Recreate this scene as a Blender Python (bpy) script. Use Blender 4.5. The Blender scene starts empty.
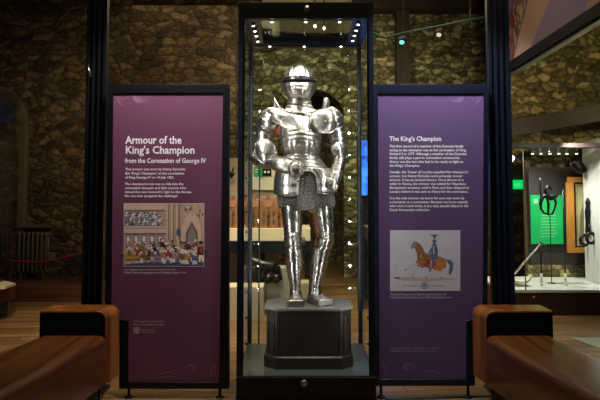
import bpy, bmesh, math, random
from mathutils import Vector, Matrix
random.seed(7)
SC = bpy.context.scene
COL = SC.collection
PI = math.pi
# ------------------------------------------------------------------ camera
H = 1.48; F = 657.0; TH = math.radians(3.6); HOR = 189.0
PY0 = HOR - F * math.tan(TH)
cam_d = bpy.data.cameras.new('camera'); cam = bpy.data.objects.new('camera', cam_d); COL.objects.link(cam)
cam.location = (0, 0, H); cam.rotation_euler = (PI / 2 + TH, 0, 0)
cam_d.sensor_width = 36; cam_d.lens = 36 * F / 600; cam_d.shift_y = (PY0 - 200) / 600
cam_d.clip_end = 100; cam_d.clip_start = .05
SC.camera = cam
# ------------------------------------------------------------------ world, exposure
w = bpy.data.worlds.new('world'); SC.world = w; w.use_nodes = True
w.node_tree.nodes['Background'].inputs[0].default_value = (1.0, .80, .58, 1)
w.node_tree.nodes['Background'].inputs[1].default_value = .018
SC.view_settings.view_transform = 'Standard'; SC.view_settings.look = 'None'
SC.view_settings.exposure = 0; SC.view_settings.gamma = 1; SC.view_settings.use_curve_mapping = False
def spot(loc, target, power, angle=40, blend=.6, radius=.05, color=(1, .85, .66)):
    d = bpy.data.lights.new('spot', 'SPOT'); o = bpy.data.objects.new('spot', d); COL.objects.link(o)
    o.location = loc; d.energy = power; d.spot_size = math.radians(angle); d.spot_blend = blend
    d.shadow_soft_size = radius; d.color = color
    o.rotation_euler = (Vector(target) - Vector(loc)).to_track_quat('-Z', 'Y').to_euler(); return o
def area(loc, target, power, sx, sy, color=(1, .85, .66)):
    d = bpy.data.lights.new('area', 'AREA'); o = bpy.data.objects.new('area', d); COL.objects.link(o)
    d.shape = 'RECTANGLE'; d.size = sx; d.size_y = sy; d.energy = power; d.color = color
    o.location = loc; o.rotation_euler = (Vector(target) - Vector(loc)).to_track_quat('-Z', 'Y').to_euler(); return o
WARM = (1, .80, .50); WHITE = (1, .95, .86)
# armour: LED heads in the top of the showcase, LED heads down the inside of its front posts, unseen front fill spots added
for lx, ly in ((-.22, 4.62), (.32, 4.62), (.05, 4.60), (-.3, 5.2), (.4, 5.2)):
    spot((lx, ly, 2.60), (.02, 4.95, 1.1), 13, 75, .8, .03, WHITE)
LEDZ = [2.445 - .2126 * k for k in range(10)]
for lz in LEDZ:
    for lx in (-.395, .478):
        spot((lx, 4.552, lz), (.04, 4.95, lz - .05), 1.5, 150, .5, .012, (.93, .97, 1))
spot((-1.6, 1.6, 3.3), (0, 4.9, 1.4), 62, 24, .8, .22, WHITE)
spot((1.7, 1.8, 3.1), (.02, 4.9, 1.3), 46, 24, .8, .22, WHITE)
spot((0.0, .8, 2.6), (0, 4.9, 1.0), 26, 24, .8, .2, WHITE)
# graphic panels, grazed from lamps close above them
spot((-.95, 4.2, 3.0), (-.98, 4.74, 1.95), 98, 100, .8, .06, (1, .90, .93))
spot((.95, 4.2, 3.0), (.95, 4.74, 1.95), 98, 100, .8, .06, (.92, .95, 1))
# stone wall washers
spot((-2.2, 6.6, 1.2), (-2.2, 9.6, 2.9), 60, 70, .9, .1, WARM)
spot((0.15, 7.2, 3.6), (.15, 11.5, 2.6), 330, 80, .9, .1, (1, .90, .58))
spot((.8, 6.4, 2.9), (.75, 11.5, 1.0), 200, 50, .9, .1, (1, .90, .58))
spot((2.2, 6.6, 2.0), (2.2, 11.4, 3.4), 110, 60, .9, .1, WARM)
spot((3.6, 6.3, 2.6), (4.2, 9.3, 3.0), 100, 90, .9, .1, (1, .85, .45))
# floor
spot((-2.2, 5.0, 4.6), (-2.6, 6.4, 0), 520, 60, .9, .1, WARM)
spot((-.75, 3.95, 5.0), (-.75, 4.3, 0), 75, 60, .9, .1, WARM)
spot((.75, 3.95, 5.0), (.75, 4.3, 0), 75, 60, .9, .1, WARM)
spot((.3, 7.2, 4.6), (.3, 7.6, 0), 800, 80, .9, .1, WARM)
# benches
spot((-.2, 4.6, 4.4), (-1.6, 3.9, .4), 50, 60, .9, .1, (1, .80, .58))
spot((.2, 4.6, 4.4), (1.6, 3.9, .4), 50, 60, .9, .1, (1, .80, .58))
spot((-1.9, 6.8, 2.6), (-4.0, 9.6, 1.9), 60, 60, .9, .1, WARM)
# display behind left of the armour
spot((-.7, 6.6, 3.2), (-.65, 8.2, 1.2), 260, 55, .9, .08, (1, .86, .62))
spot((-.3, 6.6, 2.6), (-.5, 8.6, .3), 120, 50, .9, .08, (1, .86, .62))
# display behind on the right
spot((3.0, 8.35, 2.12), (3.0, 8.35, .3), 150, 130, .8, .05, WHITE)
spot((3.1, 7.6, 2.1), (3.9, 8.2, 1.2), 190, 80, .8, .05, WHITE)
spot((2.9, 6.6, 1.9), (3.0, 8.8, 1.3), 50, 60, .8, .05, WHITE)
# high lamp over the banner, area lamps added overhead as unseen fill
spot((.3, 3.2, 3.6), (1.6, 3.9, 2.9), 34, 70, .8, .1, (1, .88, .75))
area((0, 8.5, 4.2), (0, 8.5, 0), 50, 5, 3, WARM)
area((0, 2.0, 4.4), (0, 2.4, 0), 12, 4, 2, (1, .84, .66))

# ------------------------------------------------------------------ pixel -> point at depth Y
CT, ST = math.cos(TH), math.sin(TH)
def at(px, py, Y):
    r = (px - 300) / F; u = -(py - PY0) / F
    d = Vector((r, CT - u * ST, ST + u * CT))
    t = Y / d.y
    return Vector((d.x * t, Y, H + d.z * t))
def scale_at(Y): return Y / F
def floor_y(py, z=0):   # depth where a point of height z shows at image row py
    u = -(py - PY0) / F
    dy, dz = CT - u * ST, ST + u * CT
    return (z - H) / dz * dy
# ------------------------------------------------------------------ materials
MATS = {}
def mat(name, col, rough=.5, metal=0, spec=.5, emit=None, es=0, noise=0, nscale=8, bump=0, bscale=40, coat=0, rn=0, alpha=1):
    if name in MATS: return MATS[name]
    m = bpy.data.materials.new(name); m.use_nodes = True; nt = m.node_tree; b = nt.nodes['Principled BSDF']
    b.inputs['Base Color'].default_value = (*col, 1); b.inputs['Roughness'].default_value = rough
    b.inputs['Metallic'].default_value = metal; b.inputs['Specular IOR Level'].default_value = spec
    b.inputs['Coat Weight'].default_value = coat
    if emit: b.inputs['Emission Color'].default_value = (*emit, 1); b.inputs['Emission Strength'].default_value = es
    tc = nt.nodes.new('ShaderNodeTexCoord')
    n = nt.nodes.new('ShaderNodeTexNoise'); n.inputs['Scale'].default_value = nscale; n.inputs['Detail'].default_value = 5
    nt.links.new(tc.outputs['Object'], n.inputs['Vector'])
    if noise:
        mx = nt.nodes.new('ShaderNodeMix'); mx.data_type = 'RGBA'
        mx.inputs[6].default_value = (*[max(0, c * (1 - noise)) for c in col], 1)
        mx.inputs[7].default_value = (*[min(1, c * (1 + noise)) for c in col], 1)
        nt.links.new(n.outputs['Fac'], mx.inputs[0]); nt.links.new(mx.outputs[2], b.inputs['Base Color'])
    if rn:
        mr = nt.nodes.new('ShaderNodeMapRange'); mr.inputs[1].default_value = .3; mr.inputs[2].default_value = .7
        mr.inputs[3].default_value = max(0.02, rough - rn); mr.inputs[4].default_value = rough + rn
        nt.links.new(n.outputs['Fac'], mr.inputs[0]); nt.links.new(mr.outputs[0], b.inputs['Roughness'])
    if bump:
        n2 = nt.nodes.new('ShaderNodeTexNoise'); n2.inputs['Scale'].default_value = bscale; n2.inputs['Detail'].default_value = 3
        nt.links.new(tc.outputs['Object'], n2.inputs['Vector'])
        bp = nt.nodes.new('ShaderNodeBump'); bp.inputs['Strength'].default_value = bump; bp.inputs['Distance'].default_value = .01
        nt.links.new(n2.outputs['Fac'], bp.inputs['Height']); nt.links.new(bp.outputs[0], b.inputs['Normal'])
    MATS[name] = m; return m
def stone_mat(name, cols, scale=5.5, mortar=(.045, .034, .02), bump=.7, squash=1.9):
    m = bpy.data.materials.new(name); m.use_nodes = True; nt = m.node_tree; b = nt.nodes['Principled BSDF']; L = nt.links.new
    tc = nt.nodes.new('ShaderNodeTexCoord'); mp = nt.nodes.new('ShaderNodeMapping'); mp.inputs['Scale'].default_value = (1, 1, squash)
    nz = nt.nodes.new('ShaderNodeTexNoise'); nz.inputs['Scale'].default_value = 3.2; nz.inputs['Detail'].default_value = 7; nz.inputs['Roughness'].default_value = .62
    ad = nt.nodes.new('ShaderNodeVectorMath'); ad.operation = 'MULTIPLY_ADD'; ad.inputs[1].default_value = (.42, .42, .42)
    L(tc.outputs['Object'], mp.inputs[0]); L(tc.outputs['Object'], nz.inputs['Vector']); L(nz.outputs['Color'], ad.inputs[0]); L(mp.outputs[0], ad.inputs[2])
    v = nt.nodes.new('ShaderNodeTexVoronoi'); v.inputs['Scale'].default_value = scale; v.inputs['Randomness'].default_value = .95
    e = nt.nodes.new('ShaderNodeTexVoronoi'); e.feature = 'DISTANCE_TO_EDGE'; e.inputs['Scale'].default_value = scale; e.inputs['Randomness'].default_value = .95
    L(ad.outputs[0], v.inputs['Vector']); L(ad.outputs[0], e.inputs['Vector'])
    sp = nt.nodes.new('ShaderNodeSeparateColor'); L(v.outputs['Color'], sp.inputs[0])
    cr = nt.nodes.new('ShaderNodeValToRGB'); r = cr.color_ramp
    while len(r.elements) < len(cols): r.elements.new(.5)
    for i, c in enumerate(cols): r.elements[i].position = i / (len(cols) - 1); r.elements[i].color = (*c, 1)
    L(sp.outputs[0], cr.inputs[0])
    fn = nt.nodes.new('ShaderNodeTexNoise'); fn.inputs['Scale'].default_value = 16; fn.inputs['Detail'].default_value = 6
    L(tc.outputs['Object'], fn.inputs['Vector'])
    mrf = nt.nodes.new('ShaderNodeMapRange'); mrf.inputs[1].default_value = .3; mrf.inputs[2].default_value = .7; mrf.inputs[3].default_value = .45; mrf.inputs[4].default_value = 1.35
    L(fn.outputs['Fac'], mrf.inputs[0])
    mu = nt.nodes.new('ShaderNodeMix'); mu.data_type = 'RGBA'; mu.blend_type = 'MULTIPLY'; mu.inputs[0].default_value = 1
    L(cr.outputs[0], mu.inputs[6]); L(mrf.outputs[0], mu.inputs[7])
    mm = nt.nodes.new('ShaderNodeMapRange'); mm.inputs[1].default_value = -.02; mm.inputs[2].default_value = .12; L(e.outputs['Distance'], mm.inputs[0])
    mx = nt.nodes.new('ShaderNodeMix'); mx.data_type = 'RGBA'; mx.inputs[6].default_value = (*mortar, 1)
    L(mm.outputs[0], mx.inputs[0]); L(mu.outputs[2], mx.inputs[7]); L(mx.outputs[2], b.inputs['Base Color'])
    b.inputs['Roughness'].default_value = .85; b.inputs['Specular IOR Level'].default_value = .25
    sm = nt.nodes.new('ShaderNodeMapRange'); sm.inputs[2].default_value = .22; L(e.outputs['Distance'], sm.inputs[0])
    a2 = nt.nodes.new('ShaderNodeMath'); a2.operation = 'MULTIPLY_ADD'; a2.inputs[1].default_value = .5; L(fn.outputs['Fac'], a2.inputs[0]); L(sm.outputs[0], a2.inputs[2])
    bp = nt.nodes.new('ShaderNodeBump'); bp.inputs['Strength'].default_value = bump; bp.inputs['Distance'].default_value = .08
    L(a2.outputs[0], bp.inputs['Height']); L(bp.outputs[0], b.inputs['Normal'])
    MATS[name] = m; return m
def wood_mat(name, c1, c2, rough=.25, axis='Y', scale=1.2, coat=.0, spec=.5, planks=0):
    m = bpy.data.materials.new(name); m.use_nodes = True; nt = m.node_tree; b = nt.nodes['Principled BSDF']; L = nt.links.new
    tc = nt.nodes.new('ShaderNodeTexCoord'); mp = nt.nodes.new('ShaderNodeMapping')
    mp.inputs['Scale'].default_value = {'Y': (14, .7, 14), 'X': (.7, 14, 14), 'Z': (14, 14, .7)}[axis]
    L(tc.outputs['Object'], mp.inputs[0])
    n = nt.nodes.new('ShaderNodeTexNoise'); n.inputs['Scale'].default_value = scale; n.inputs['Detail'].default_value = 6; n.inputs['Distortion'].default_value = .6
    L(mp.outputs[0], n.inputs['Vector'])
    cr = nt.nodes.new('ShaderNodeValToRGB'); cr.color_ramp.elements[0].position = .32; cr.color_ramp.elements[1].position = .7
    cr.color_ramp.elements[0].color = (*c1, 1); cr.color_ramp.elements[1].color = (*c2, 1); L(n.outputs['Fac'], cr.inputs[0])
    out = cr.outputs[0]; bumpsrc = n.outputs['Fac']
    if planks:
        br = nt.nodes.new('ShaderNodeTexBrick'); br.inputs['Scale'].default_value = 1
        br.inputs['Brick Width'].default_value = 2.2; br.inputs['Row Height'].default_value = planks; br.inputs['Mortar Size'].default_value = .006
        br.inputs['Color1'].default_value = (.55, .55, .55, 1); br.inputs['Color2'].default_value = (1.1, 1.1, 1.1, 1); br.inputs['Mortar'].default_value = (.12, .1, .08, 1)
        br.inputs['Bias'].default_value = .1; br.offset_frequency = 3
        m2 = nt.nodes.new('ShaderNodeMapping'); m2.inputs['Rotation'].default_value = (0, 0, math.radians(-8)); L(tc.outputs['Object'], m2.inputs[0]); L(m2.outputs[0], br.inputs['Vector'])
        mu = nt.nodes.new('ShaderNodeMix'); mu.data_type = 'RGBA'; mu.blend_type = 'MULTIPLY'; mu.inputs[0].default_value = 1
        L(out, mu.inputs[6]); L(br.outputs['Color'], mu.inputs[7]); out = mu.outputs[2]
    L(out, b.inputs['Base Color'])
    b.inputs['Roughness'].default_value = rough; b.inputs['Specular IOR Level'].default_value = spec; b.inputs['Coat Weight'].default_value = coat; b.inputs['Coat Roughness'].default_value = .12
    bp = nt.nodes.new('ShaderNodeBump'); bp.inputs['Strength'].default_value = .12; bp.inputs['Distance'].default_value = .01
    L(bumpsrc, bp.inputs['Height']); L(bp.outputs[0], b.inputs['Normal'])
    MATS[name] = m; return m
def glass_mat(name, tint=(.93, .97, .95), refl=1.0, haze=0):
    m = bpy.data.materials.new(name); m.use_nodes = True; nt = m.node_tree; nt.nodes.clear(); L = nt.links.new
    o = nt.nodes.new('ShaderNodeOutputMaterial'); mx = nt.nodes.new('ShaderNodeMixShader'); t = nt.nodes.new('ShaderNodeBsdfTransparent')
    g = nt.nodes.new('ShaderNodeBsdfGlossy'); g.inputs['Roughness'].default_value = .02; f = nt.nodes.new('ShaderNodeFresnel'); f.inputs['IOR'].default_value = 1.45
    k = nt.nodes.new('ShaderNodeMath'); k.operation = 'MULTIPLY'; k.inputs[1].default_value = refl
    t.inputs[0].default_value = (*tint, 1)
    L(f.outputs[0], k.inputs[0]); L(k.outputs[0], mx.inputs[0]); L(t.outputs[0], mx.inputs[1]); L(g.outputs[0], mx.inputs[2]); L(mx.outputs[0], o.inputs[0])
    MATS[name] = m; return m
BLACK = mat('black_powder_coat', (.004, .005, .006), .34, 0, .32, noise=.2)
BLUELIT_BLACK = mat('bluelit_black_coat', (.006, .010, .022), .3, 0, .5, noise=.2)  # black coat with the blue glow that falls on it mixed into the colour
PLUM = mat('plum_print', (.155, .056, .105), .5, 0, .3, noise=.06, nscale=2)
VIOLET = mat('violet_print', (.135, .078, .19), .5, 0, .3, noise=.06, nscale=2)
INK = mat('white_ink', (.95, .94, .95), .6, noise=.02)
SWIRLA = mat('faint_mauve_ink', (.27, .13, .21), .5, noise=.05); SWIRLB = mat('faint_lilac_ink', (.24, .14, .29), .5, noise=.05)
STEEL = mat('polished_steel', (.66, .60, .55), .33, 1, noise=.34, nscale=42, bump=.016, bscale=60, rn=.06)
STEEL2 = mat('etched_steel', (.42, .37, .325), .36, 1, noise=.5, nscale=60, bump=.12, bscale=110, rn=.06)
STEEL3 = mat('smooth_steel', (.66, .60, .55), .27, 1, noise=.2, nscale=18, bump=.012, bscale=40, rn=.04)
DARKSTEEL = mat('dark_steel', (.10, .09, .085), .4, .8, noise=.3)
LEATHER = mat('tan_leather', (.34, .10, .03), .55, noise=.3, nscale=20)
REDLEATHER = mat('red_leather', (.40, .07, .035), .5, noise=.3, nscale=20)
GREENBLACK = mat('case_lining', (.035, .045, .04), .3, noise=.2)
def mail_mat():
    m = mat('mail_rings', (.22, .19, .165), .42, .9, noise=.4, nscale=90)
    nt = m.node_tree; b = nt.nodes['Principled BSDF']; v = nt.nodes.new('ShaderNodeTexVoronoi'); v.inputs['Scale'].default_value = 120
    tc = nt.nodes.new('ShaderNodeTexCoord'); nt.links.new(tc.outputs['Object'], v.inputs['Vector'])
    bp = nt.nodes.new('ShaderNodeBump'); bp.inputs['Strength'].default_value = .9; bp.inputs['Distance'].default_value = .01
    nt.links.new(v.outputs['Distance'], bp.inputs['Height']); nt.links.new(bp.outputs[0], b.inputs['Normal']); return m
MAIL = mail_mat()
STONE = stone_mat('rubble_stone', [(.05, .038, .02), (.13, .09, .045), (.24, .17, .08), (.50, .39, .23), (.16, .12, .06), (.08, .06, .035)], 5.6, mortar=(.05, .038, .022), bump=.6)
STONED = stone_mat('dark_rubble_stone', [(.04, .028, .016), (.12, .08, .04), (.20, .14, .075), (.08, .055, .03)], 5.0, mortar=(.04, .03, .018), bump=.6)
STONEG = stone_mat('olive_rubble_stone', [(.07, .07, .035), (.18, .16, .075), (.34, .30, .15), (.55, .50, .28), (.14, .12, .065), (.24, .21, .11)], 6.0, mortar=(.05, .045, .025), bump=.6)  # olive to pale tones, picked at random per stone
STONEY = stone_mat('yellow_rubble_stone', [(.08, .065, .025), (.24, .19, .08), (.48, .38, .17), (.14, .11, .05), (.22, .17, .075)], 5.6, mortar=(.05, .04, .02), bump=.6)
ASHLAR = mat('dressed_stone', (.23, .18, .11), .85, noise=.35, nscale=5, bump=.5, bscale=14)
DRESSD = mat('dark_dressed_stone', (.085, .066, .042), .85, noise=.35, nscale=5, bump=.5, bscale=14)
FLOORM = wood_mat('oak_floorboards', (.14, .075, .032), (.34, .20, .09), .38, 'X', 1.0, planks=.15)
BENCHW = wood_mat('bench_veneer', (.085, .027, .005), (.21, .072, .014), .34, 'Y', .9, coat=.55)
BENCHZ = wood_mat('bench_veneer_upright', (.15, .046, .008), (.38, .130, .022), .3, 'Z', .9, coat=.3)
TIMBER = wood_mat('dark_oak_timber', (.014, .009, .005), (.04, .024, .013), .7, 'Z', 1)
BEAMW = wood_mat('brown_beam', (.012, .007, .004), (.03, .016, .009), .6, 'X', 1)
SIDEGLASS = glass_mat('side_pane_glass', (.95, .975, .96), .3)
GLASS = glass_mat('clear_glass', (.95, .975, .96), .7)
# ------------------------------------------------------------------ mesh building
class MB:
    def __init__(s): s.v = []; s.f = []; s.mi = []; s.mats = []; s.cur = 0; s.smooth = []
    def use(s, m):
        if m not in s.mats: s.mats.append(m)
        s.cur = s.mats.index(m); return s
    def add(s, vs, fs, smooth=False):
        b = len(s.v); s.v += [tuple(v) for v in vs]
        for f in fs: s.f.append([b + i for i in f]); s.mi.append(s.cur); s.smooth.append(smooth)
        return s
    def box(s, a, b):
        x0, x1 = sorted((a[0], b[0])); y0, y1 = sorted((a[1], b[1])); z0, z1 = sorted((a[2], b[2]))
        vs = [(x0,y0,z0),(x1,y0,z0),(x1,y1,z0),(x0,y1,z0),(x0,y0,z1),(x1,y0,z1),(x1,y1,z1),(x0,y1,z1)]
        return s.add(vs, [(3,2,1,0),(4,5,6,7),(0,1,5,4),(1,2,6,5),(2,3,7,6),(3,0,4,7)])
    def prism(s, poly, vec):        # planar outline pushed along vec
        vec = Vector(vec); n = len(poly); p = [Vector(q) for q in poly]
        return s.add(p + [q + vec for q in p], [tuple(range(n)), tuple(range(2*n-1, n-1, -1))] + [(i, i+n, (i+1) % n + n, (i+1) % n) for i in range(n)])
    def poly(s, pts): return s.add(pts, [tuple(range(len(pts)))])
    def rings(s, rings, closed=True, cap=True, smooth=True):
        n = len(rings[0]); vs = [p for r in rings for p in r]; fs = []
        for i in range(len(rings) - 1):
            for j in range(n if closed else n - 1):
                k = (j + 1) % n; fs.append((i*n+j, i*n+k, (i+1)*n+k, (i+1)*n+j))
        if cap and closed: fs += [tuple(range(n-1, -1, -1)), tuple(range((len(rings)-1)*n, len(rings)*n))]
        return s.add(vs, fs, smooth)
    def tube(s, pts, r, n=12, flat=1.0, closed_path=False):
        pts = [Vector(p) for p in pts]; m = len(pts)
        rr = r if isinstance(r, (list, tuple)) else [r] * m; R = []; up = None
        for i, p in enumerate(pts):
            a = pts[max(0, i-1)]; b = pts[min(m-1, i+1)]; t = (b - a)
            if t.length < 1e-9: t = Vector((0, 0, 1))
            t.normalize()
            if up is None: up = Vector((0, 1, 0)) if abs(t.y) < .9 else Vector((1, 0, 0))
            v = up - t * up.dot(t); v.normalize(); u = t.cross(v); up = v
            R.append([p + u * (math.cos(2*PI*j/n) * rr[i]) + v * (math.sin(2*PI*j/n) * rr[i] * flat) for j in range(n)])
        return s.rings(R)
    def ball(s, c, rx, ry, rz, n=20, m=12, rot=None, mod=None):
        c = Vector(c); R = []
        for i in range(m + 1):
            ph = -PI/2 + PI * i / m; ph = max(-PI/2 + .02, min(PI/2 - .02, ph)); r = []
            for j in range(n):
                th = 2*PI*j/n; k = mod(th, ph) if mod else 1
                q = Vector((math.cos(th)*math.cos(ph)*rx*k, math.sin(th)*math.cos(ph)*ry*k, math.sin(ph)*rz*k))
                r.append(c + (rot @ q if rot else q))
            R.append(r)
        return s.rings(R)
    def build(s, name, material=None, parent=None, bevel=0, sub=0, solid=0):
        me = bpy.data.meshes.new(name); org = Vector((0, 0, 0))
        if parent is None and s.v and not getattr(s, 'keep', False):
            xs = [v[0] for v in s.v]; ys = [v[1] for v in s.v]; zs = [v[2] for v in s.v]
            org = Vector(((min(xs)+max(xs))/2, (min(ys)+max(ys))/2, min(zs)))
        off = org
        if parent is not None: off = parent_world(parent)
        me.from_pydata([tuple(Vector(v) - off) for v in s.v], [], s.f); me.update()
        if s.mats:
            for m in s.mats: me.materials.append(m)
            for p, i, sm in zip(me.polygons, s.mi, s.smooth): p.material_index = i; p.use_smooth = sm
        else:
            me.materials.append(material)
            for p, sm in zip(me.polygons, s.smooth): p.use_smooth = sm
        bm = bmesh.new(); bm.from_mesh(me); bmesh.ops.recalc_face_normals(bm, faces=bm.faces); bm.to_mesh(me); bm.free()
        o = bpy.data.objects.new(name, me); COL.objects.link(o)
        if parent is None: o.location = org
        else: o.parent = parent
        if solid: md = o.modifiers.new('solid', 'SOLIDIFY'); md.thickness = solid; md.offset = 0
        if bevel: md = o.modifiers.new('bevel', 'BEVEL'); md.width = bevel; md.segments = 3; md.limit_method = 'ANGLE'
        if sub: md = o.modifiers.new('sub', 'SUBSURF'); md.levels = sub; md.render_levels = sub
        return o
def parent_world(p):
    l = Vector(p.location)
    while p.parent: p = p.parent; l = l + Vector(p.location)
    return l
def tag(o, label, cat, group=None, kind=None):
    if label: o['label'] = label
    if cat: o['category'] = cat
    if group: o['group'] = group
    if kind: o['kind'] = kind
    return o
def thing(name, label, cat, loc, group=None):
    o = bpy.data.objects.new(name, None); COL.objects.link(o); o.location = loc; o.empty_display_size = .1
    return tag(o, label, cat, group)
def struct(o): o['kind'] = 'structure'; return o
def copy_tree(o, loc, label=None):
    c = o.copy(); COL.objects.link(c); c.location = loc
    if label: c['label'] = label
    for ch in list(o.children):
        d = ch.copy(); COL.objects.link(d); d.parent = c
        for g in list(ch.children):
            e = g.copy(); COL.objects.link(e); e.parent = d
    return c
def text_geo(body, size=1, bold=0):
    cu = bpy.data.curves.new('t', 'FONT'); cu.body = body; cu.size = size; cu.offset = bold; cu.resolution_u = 2; cu.fill_mode = 'FRONT'
    o = bpy.data.objects.new('t', cu); COL.objects.link(o); dg = bpy.context.evaluated_depsgraph_get()
    me = bpy.data.meshes.new_from_object(o.evaluated_get(dg)); vs = [tuple(v.co) for v in me.vertices]; fs = [tuple(p.vertices) for p in me.polygons]
    bpy.data.objects.remove(o); bpy.data.curves.remove(cu); bpy.data.meshes.remove(me); return vs, fs
def text_part(lines, Y, name, material, parent, bold=0):
    """lines: (string, x0, x1, baseline row, cap height in rows)"""
    mb = MB()
    for (t, x0, x1, yb, ch) in lines:
        vs, fs = text_geo(t, 1, bold); w_ = max(v[0] for v in vs)
        out = [at(x0 + (x1 - x0) * v[0] / w_, yb - ch * v[1] / .70, Y) for v in vs]
        mb.add(out, fs)
    return mb.build(name, material, parent)

# ================================================================== SETTING
def wall_with_hole(name, x0, x1, z1, Y, th, hole, m, z0=0):
    """hole: (cx, half width, spring z, sill z) arched opening"""
    mb = MB()
    if hole is None: mb.box((x0, Y, z0), (x1, Y + th, z1))
    else:
        cx, hw, sz, sill = hole; N = 20
        arc = [(cx - hw * math.cos(PI*i/N), sz + hw * math.sin(PI*i/N)) for i in range(N + 1)]
        mb.box((x0, Y, z0), (cx - hw, Y + th, z1)); mb.box((cx + hw, Y, z0), (x1, Y + th, z1))
        if sill > z0: mb.box((cx - hw, Y, z0), (cx + hw, Y + th, sill))
        for i in range(N):
            a, b = arc[i], arc[i+1]
            mb.prism([(a[0], Y, a[1]), (b[0], Y, b[1]), (b[0], Y, z1), (a[0], Y, z1)], (0, th, 0))
    return struct(mb.build(name, m))
ZC = 5.6
fl = struct(MB().box((-6, -1, -.1), (7, 15, 0)).build('floor', FLOORM))
struct(MB().box((-6, -1, ZC), (7, 15, ZC + .1)).build('ceiling', TIMBER))
# left wall section with the arched window
wx = at(-11, 125, 9.6)
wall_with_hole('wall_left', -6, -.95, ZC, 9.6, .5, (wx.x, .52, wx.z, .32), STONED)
# centre wall with the dark archway
ac = at(312, 124, 11.5)
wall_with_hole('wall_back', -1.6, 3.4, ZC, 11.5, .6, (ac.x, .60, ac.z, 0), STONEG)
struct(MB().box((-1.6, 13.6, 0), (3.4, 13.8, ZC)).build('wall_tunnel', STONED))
# voussoirs round the archway
mb = MB(); random.seed(3)
for i in range(17):
    a0 = PI * (i + .08) / 17; a1 = PI * (i + .92) / 17; r0 = .60; r1 = .60 + random.uniform(.14, .30)
    mb.prism([(ac.x - r*math.cos(a), 11.42, ac.z + r*math.sin(a)) for r, a in ((r0, a0), (r1, a0), (r1, a1), (r0, a1))], (0, .1, 0))
struct(mb.build('trim_1', STONEG, bevel=.015))
struct(MB().box((at(344, 200, 11.1).x, 11.1, 0), (at(361, 200, 11.1).x, 11.5, 3.0)).build('wall_pier', STONEG))
# right wall with a small arch
rx = at(514, 180, 9.3)
wall_with_hole('wall_right', at(497, 100, 9.3).x, 7, ZC, 9.3, .4, (rx.x, .27, rx.z, 0), STONEY)
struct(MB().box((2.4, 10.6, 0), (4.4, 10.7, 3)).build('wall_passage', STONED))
struct(MB().box((at(526, 200, 9.2).x, 9.2, 0), (at(531.5, 200, 9.2).x, 9.3, at(530, 160, 9.2).z)).build('trim_2', ASHLAR, bevel=.02))
# raised step before the left wall
struct(MB().box((-6, 8.75, 0), (-1.75, 9.6, .20)).build('trim_3', wood_mat('red_brown_step', (.06, .022, .012), (.13, .05, .025), .45, 'X'), bevel=.01))
# arched window
W1 = struct(thing('window_1', None, None, (wx.x, 9.55, .32)))
def arch_frame(cx, cz, r0, r1, y0, y1, zb, mb):
    N = 24
    for i in range(N):
        a, b = PI*i/N, PI*(i+1)/N
        q = [(cx - r*math.cos(t), y0, cz + r*math.sin(t)) for r, t in ((r0, a), (r1, a), (r1, b), (r0, b))]
        mb.prism(q, (0, y1 - y0, 0))
    for sgn in (-1, 1): mb.box((cx + sgn*r0, y0, zb), (cx + sgn*r1, y1, cz))
mb = MB(); arch_frame(wx.x, wx.z, .50, .60, 9.46, 9.62, .2, mb); mb.build('window_frame', mat('weathered_stone', (.10, .08, .052), .8, noise=.35, nscale=6, bump=.4, bscale=14), W1, bevel=.01)
mb = MB(); arch_frame(wx.x, wx.z, .42, .50, 9.52, 9.66, .3, mb); mb.build('window_frame', DRESSD, W1, bevel=.01)
mb = MB().box((wx.x - .5, 9.56, wx.z - .13), (wx.x + .5, 9.68, wx.z + .02)); mb.build('transom', BEAMW, W1)
mb = MB(); [mb.box((wx.x + d - .025, 9.6, .32), (wx.x + d + .025, 9.66, wx.z - .1)) for d in (-.41, 0, .41)]; mb.build('window_bar', mat('pale_frame', (.16, .15, .11), .6, noise=.1), W1)
mb = MB(); N = 20; mb.prism([(wx.x - .43*math.cos(PI*i/N), 9.70, wx.z + .43*math.sin(PI*i/N)) for i in range(N+1)], (0, .01, 0))
mb.build('window_pane', mat('night_blue_pane', (.01, .012, .03), .2, emit=(.015, .022, .12), es=.2), W1)
mb = MB().box((wx.x - .5, 9.70, .3), (wx.x + .5, 9.71, wx.z - .1)); mb.build('window_pane', mat('dim_lit_pane', (.05, .04, .02), .15, noise=.5, nscale=3, emit=(.16, .13, .06), es=.08), W1)
# dressed stones beside window
mb = MB(); random.seed(5)
for k in range(9):
    z = .25 + k*.3; ww = random.uniform(.05, .2); hh = random.uniform(.16, .27); mb.box((wx.x + .60, 9.58, z), (wx.x + .62 + ww, 9.6, z + hh))
struct(mb.build('trim_4', STONED, bevel=.02))
# ceiling timbers
struct(MB().box((at(396, 10, 11.2).x, 11.15, 2.9), (at(409, 10, 11.2).x, 11.4, ZC)).build('trim_5', TIMBER))
struct(MB().box((.9, 11.0, 4.55), (3.4, 11.4, 4.9)).build('trim_6', TIMBER))
for i, y in enumerate((3.6, 5.0, 6.6, 8.2, 9.9)):
    struct(MB().box((-6, y, ZC - .3), (7, y + .25, ZC)).build('trim_%d' % (10 + i), TIMBER))
struct(MB().box((at(262, 30, 11.3).x, 11.3, at(300, 47, 11.3).z), (at(352, 30, 11.3).x, 11.45, ZC)).build('trim_8', mat('old_plaster', (.42, .36, .22), .8, noise=.2, nscale=3)))
a_ = [at(x, y, 11.2) for x, y in ((262, 28), (262, 52), (303, 40), (303, 36))]
struct(MB().prism(a_, (0, .08, 0)).build('trim_9', TIMBER))
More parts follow.
